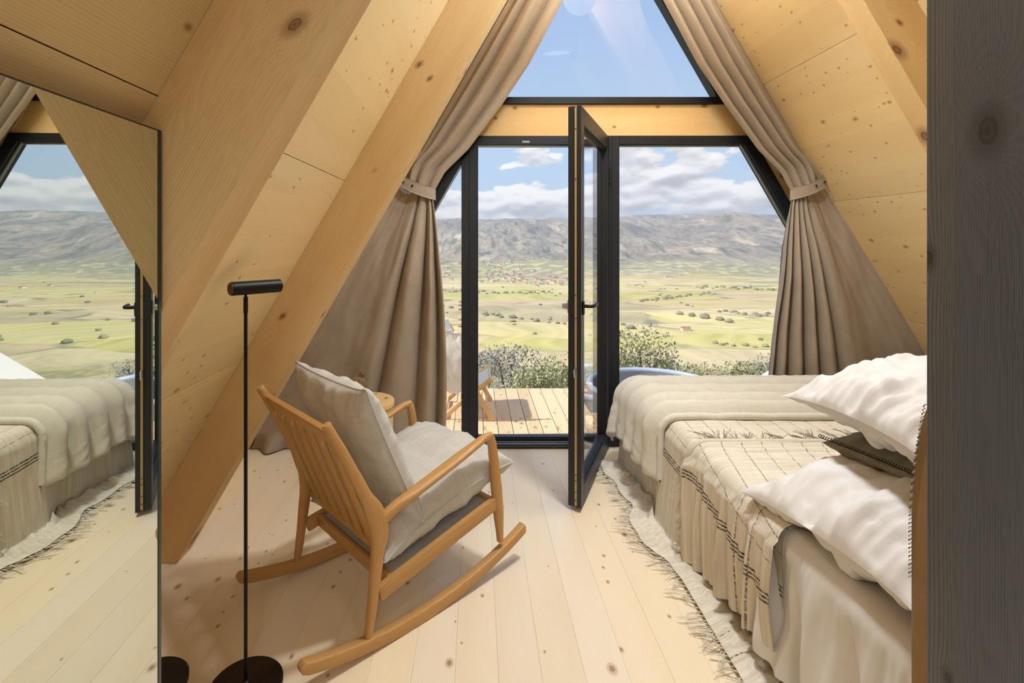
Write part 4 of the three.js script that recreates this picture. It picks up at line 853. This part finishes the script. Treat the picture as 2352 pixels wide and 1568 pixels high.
{
  const R = rng(300), wall = [[236, 226, 212], [244, 238, 230], [226, 206, 182]].map((c) => new THREE.Color().setRGB(c[0] / 255, c[1] / 255, c[2] / 255, THREE.SRGBColorSpace)), roof = [[186, 120, 86], [170, 132, 108], [206, 186, 170]].map((c) => new THREE.Color().setRGB(c[0] / 255, c[1] / 255, c[2] / 255, THREE.SRGBColorSpace));
  const geo = (k) => {
    const sh = new THREE.Shape([[-.5, 0], [.5, 0], [.5, .6], [-.5, .6]].map((p) => new THREE.Vector2(...p))), b = new THREE.ExtrudeGeometry(sh, { depth: 1.3, bevelEnabled: false }).translate(0, 0, -.65);
    const rf = new THREE.ExtrudeGeometry(new THREE.Shape([[-.58, .58], [.58, .58], [0, .92]].map((p) => new THREE.Vector2(...p))), { depth: 1.4, bevelEnabled: false }).translate(0, 0, -.7);
    const paint = (g, c) => { const n = g.attributes.position.count, a = new Float32Array(n * 3); for (let i = 0; i < n; i++) { a[3 * i] = c.r; a[3 * i + 1] = c.g; a[3 * i + 2] = c.b; } g.setAttribute('color', new THREE.BufferAttribute(a, 3)); return g; };
    return mergeGeometries([paint(b, wall[k]), paint(rf, roof[k])]);
  };
  const geos = [0, 1, 2].map(geo), m = new THREE.MeshStandardMaterial({ vertexColors: true, roughness: .9 }), spots = [];
  for (let i = 0; i < 150; i++) { const c = R() < .65 ? [1150, 632, 70, 13] : R() < .6 ? [1270, 645, 40, 10] : [1030, 630, 40, 8]; const g = () => (R() + R() + R() - 1.5); spots.push([c[0] + g() * c[2], c[1] + g() * c[3], 10 + R() * 10]); }
  for (const [px, py] of [[1575, 758], [1585, 759], [1458, 655], [1480, 650], [1720, 660], [1735, 661], [1530, 640], [1540, 642], [1900, 670], [2000, 655], [2060, 660]]) spots.push([px, py, 11 + R() * 6, py > 750 ? 'farmhouse with a red roof alone in the meadow of the right pane' : 'lone pale house at the foot of the right-hand hill']);
  spots.forEach(([px, py, size, label]) => {
    const d = Math.min(3600, -(VAL - EYE) * FOCAL / (Math.max(py, 618) - 553)), x = (px - 1095) * d / FOCAL;
    if (placed.some((q) => Math.hypot(q[0] - x, q[1] - d) < (q[2] + size) * .95)) return; placed.push([x, d, size]);
    const o = tag(mesh('village_house', geos[Math.floor(R() * 3)], m), label ?? 'tiny pale house of the village across the valley', 'house', 'houses in the valley village');
    o.position.set(x, ground(x, d) - .5, -d); o.scale.set(size, size * .75, size * (.8 + R() * .5)); o.rotation.y = R() * 3;
  });
}
// ---------------------------------------------------------------- added fill lamps, out of view above and behind the camera
const FILL_COLOR = new THREE.Color(.84, .92, 1);
function globe(x, y, d, power, label, r) {  // unseen globe light, added to brighten the room
  const o = thing('fill_globe', label, 'lamp', [x, y, Z(d)], 0, 'added fill globes out of view');
  const glow = new THREE.MeshStandardMaterial({ color: 0xfff4e2, roughness: 1, emissive: new THREE.Color(1, .9, .74), emissiveIntensity: 2.5 });
  mesh('paper_shade', new THREE.SphereGeometry(r, 40, 28), glow, o);
  mesh('cord', new THREE.CylinderGeometry(.004, .004, Math.max(.05, APEX - (AX - x) / SL - .2 - y - r), 8).translate(0, r + Math.max(.05, APEX - (AX - x) / SL - .2 - y - r) / 2, 0), M.gasket, o);
  const p = new THREE.PointLight(FILL_COLOR, power); p.castShadow = true; p.shadow.radius = r * 50; o.add(p);
}
globe(AX, 3.5, 2.62, 4.5, 'added unseen fill lamp, a white paper globe high under the ridge near the window', .14);
globe(.1, 2.3, -1.4, 4, 'added unseen fill lamp, a white paper globe over the rear of the room', .24);
function drum(x, y, d, power, label) {  // unseen downlight, added as fill; dark shade stays out of window reflections
  const o = thing('fill_drum', label, 'lamp', [x, y, Z(d)], 0, 'added fill drums out of view');
  const cloth = new THREE.MeshStandardMaterial({ color: 0x38342f, roughness: 1, side: THREE.DoubleSide });
  mesh('drum_shade', new THREE.CylinderGeometry(.2, .2, .2, 48, 1, true), cloth, o);
  mesh('shade_top', new THREE.CylinderGeometry(.2, .2, .006, 48).translate(0, .1, 0), cloth, o);
  mesh('cord', new THREE.CylinderGeometry(.004, .004, .3, 8).translate(0, .25, 0), M.gasket, o);
  mesh('diffuser', new THREE.CylinderGeometry(.19, .19, .006, 48).translate(0, .0, 0), new THREE.MeshStandardMaterial({ color: 0xffffff, emissive: new THREE.Color(1, .98, .95), emissiveIntensity: 2 }), o);
  const p = new THREE.SpotLight(FILL_COLOR, power, 0, 66 * Math.PI / 180, .35); p.position.set(0, -.03, 0); p.target.position.set(0, -3, 0); p.castShadow = true; p.shadow.radius = 7; o.add(p, p.target);
}
drum(AX - .1, 3.3, 2.0, 19, 'added unseen fill lamp in a cloth drum above the middle of the room');
drum(AX - .1, 3.3, .05, 3, 'added unseen fill lamp in a cloth drum above the camera');
scene.fog = new THREE.FogExp2(new THREE.Color(.88, .93, 1), .00008);
renderer.render(scene, camera);
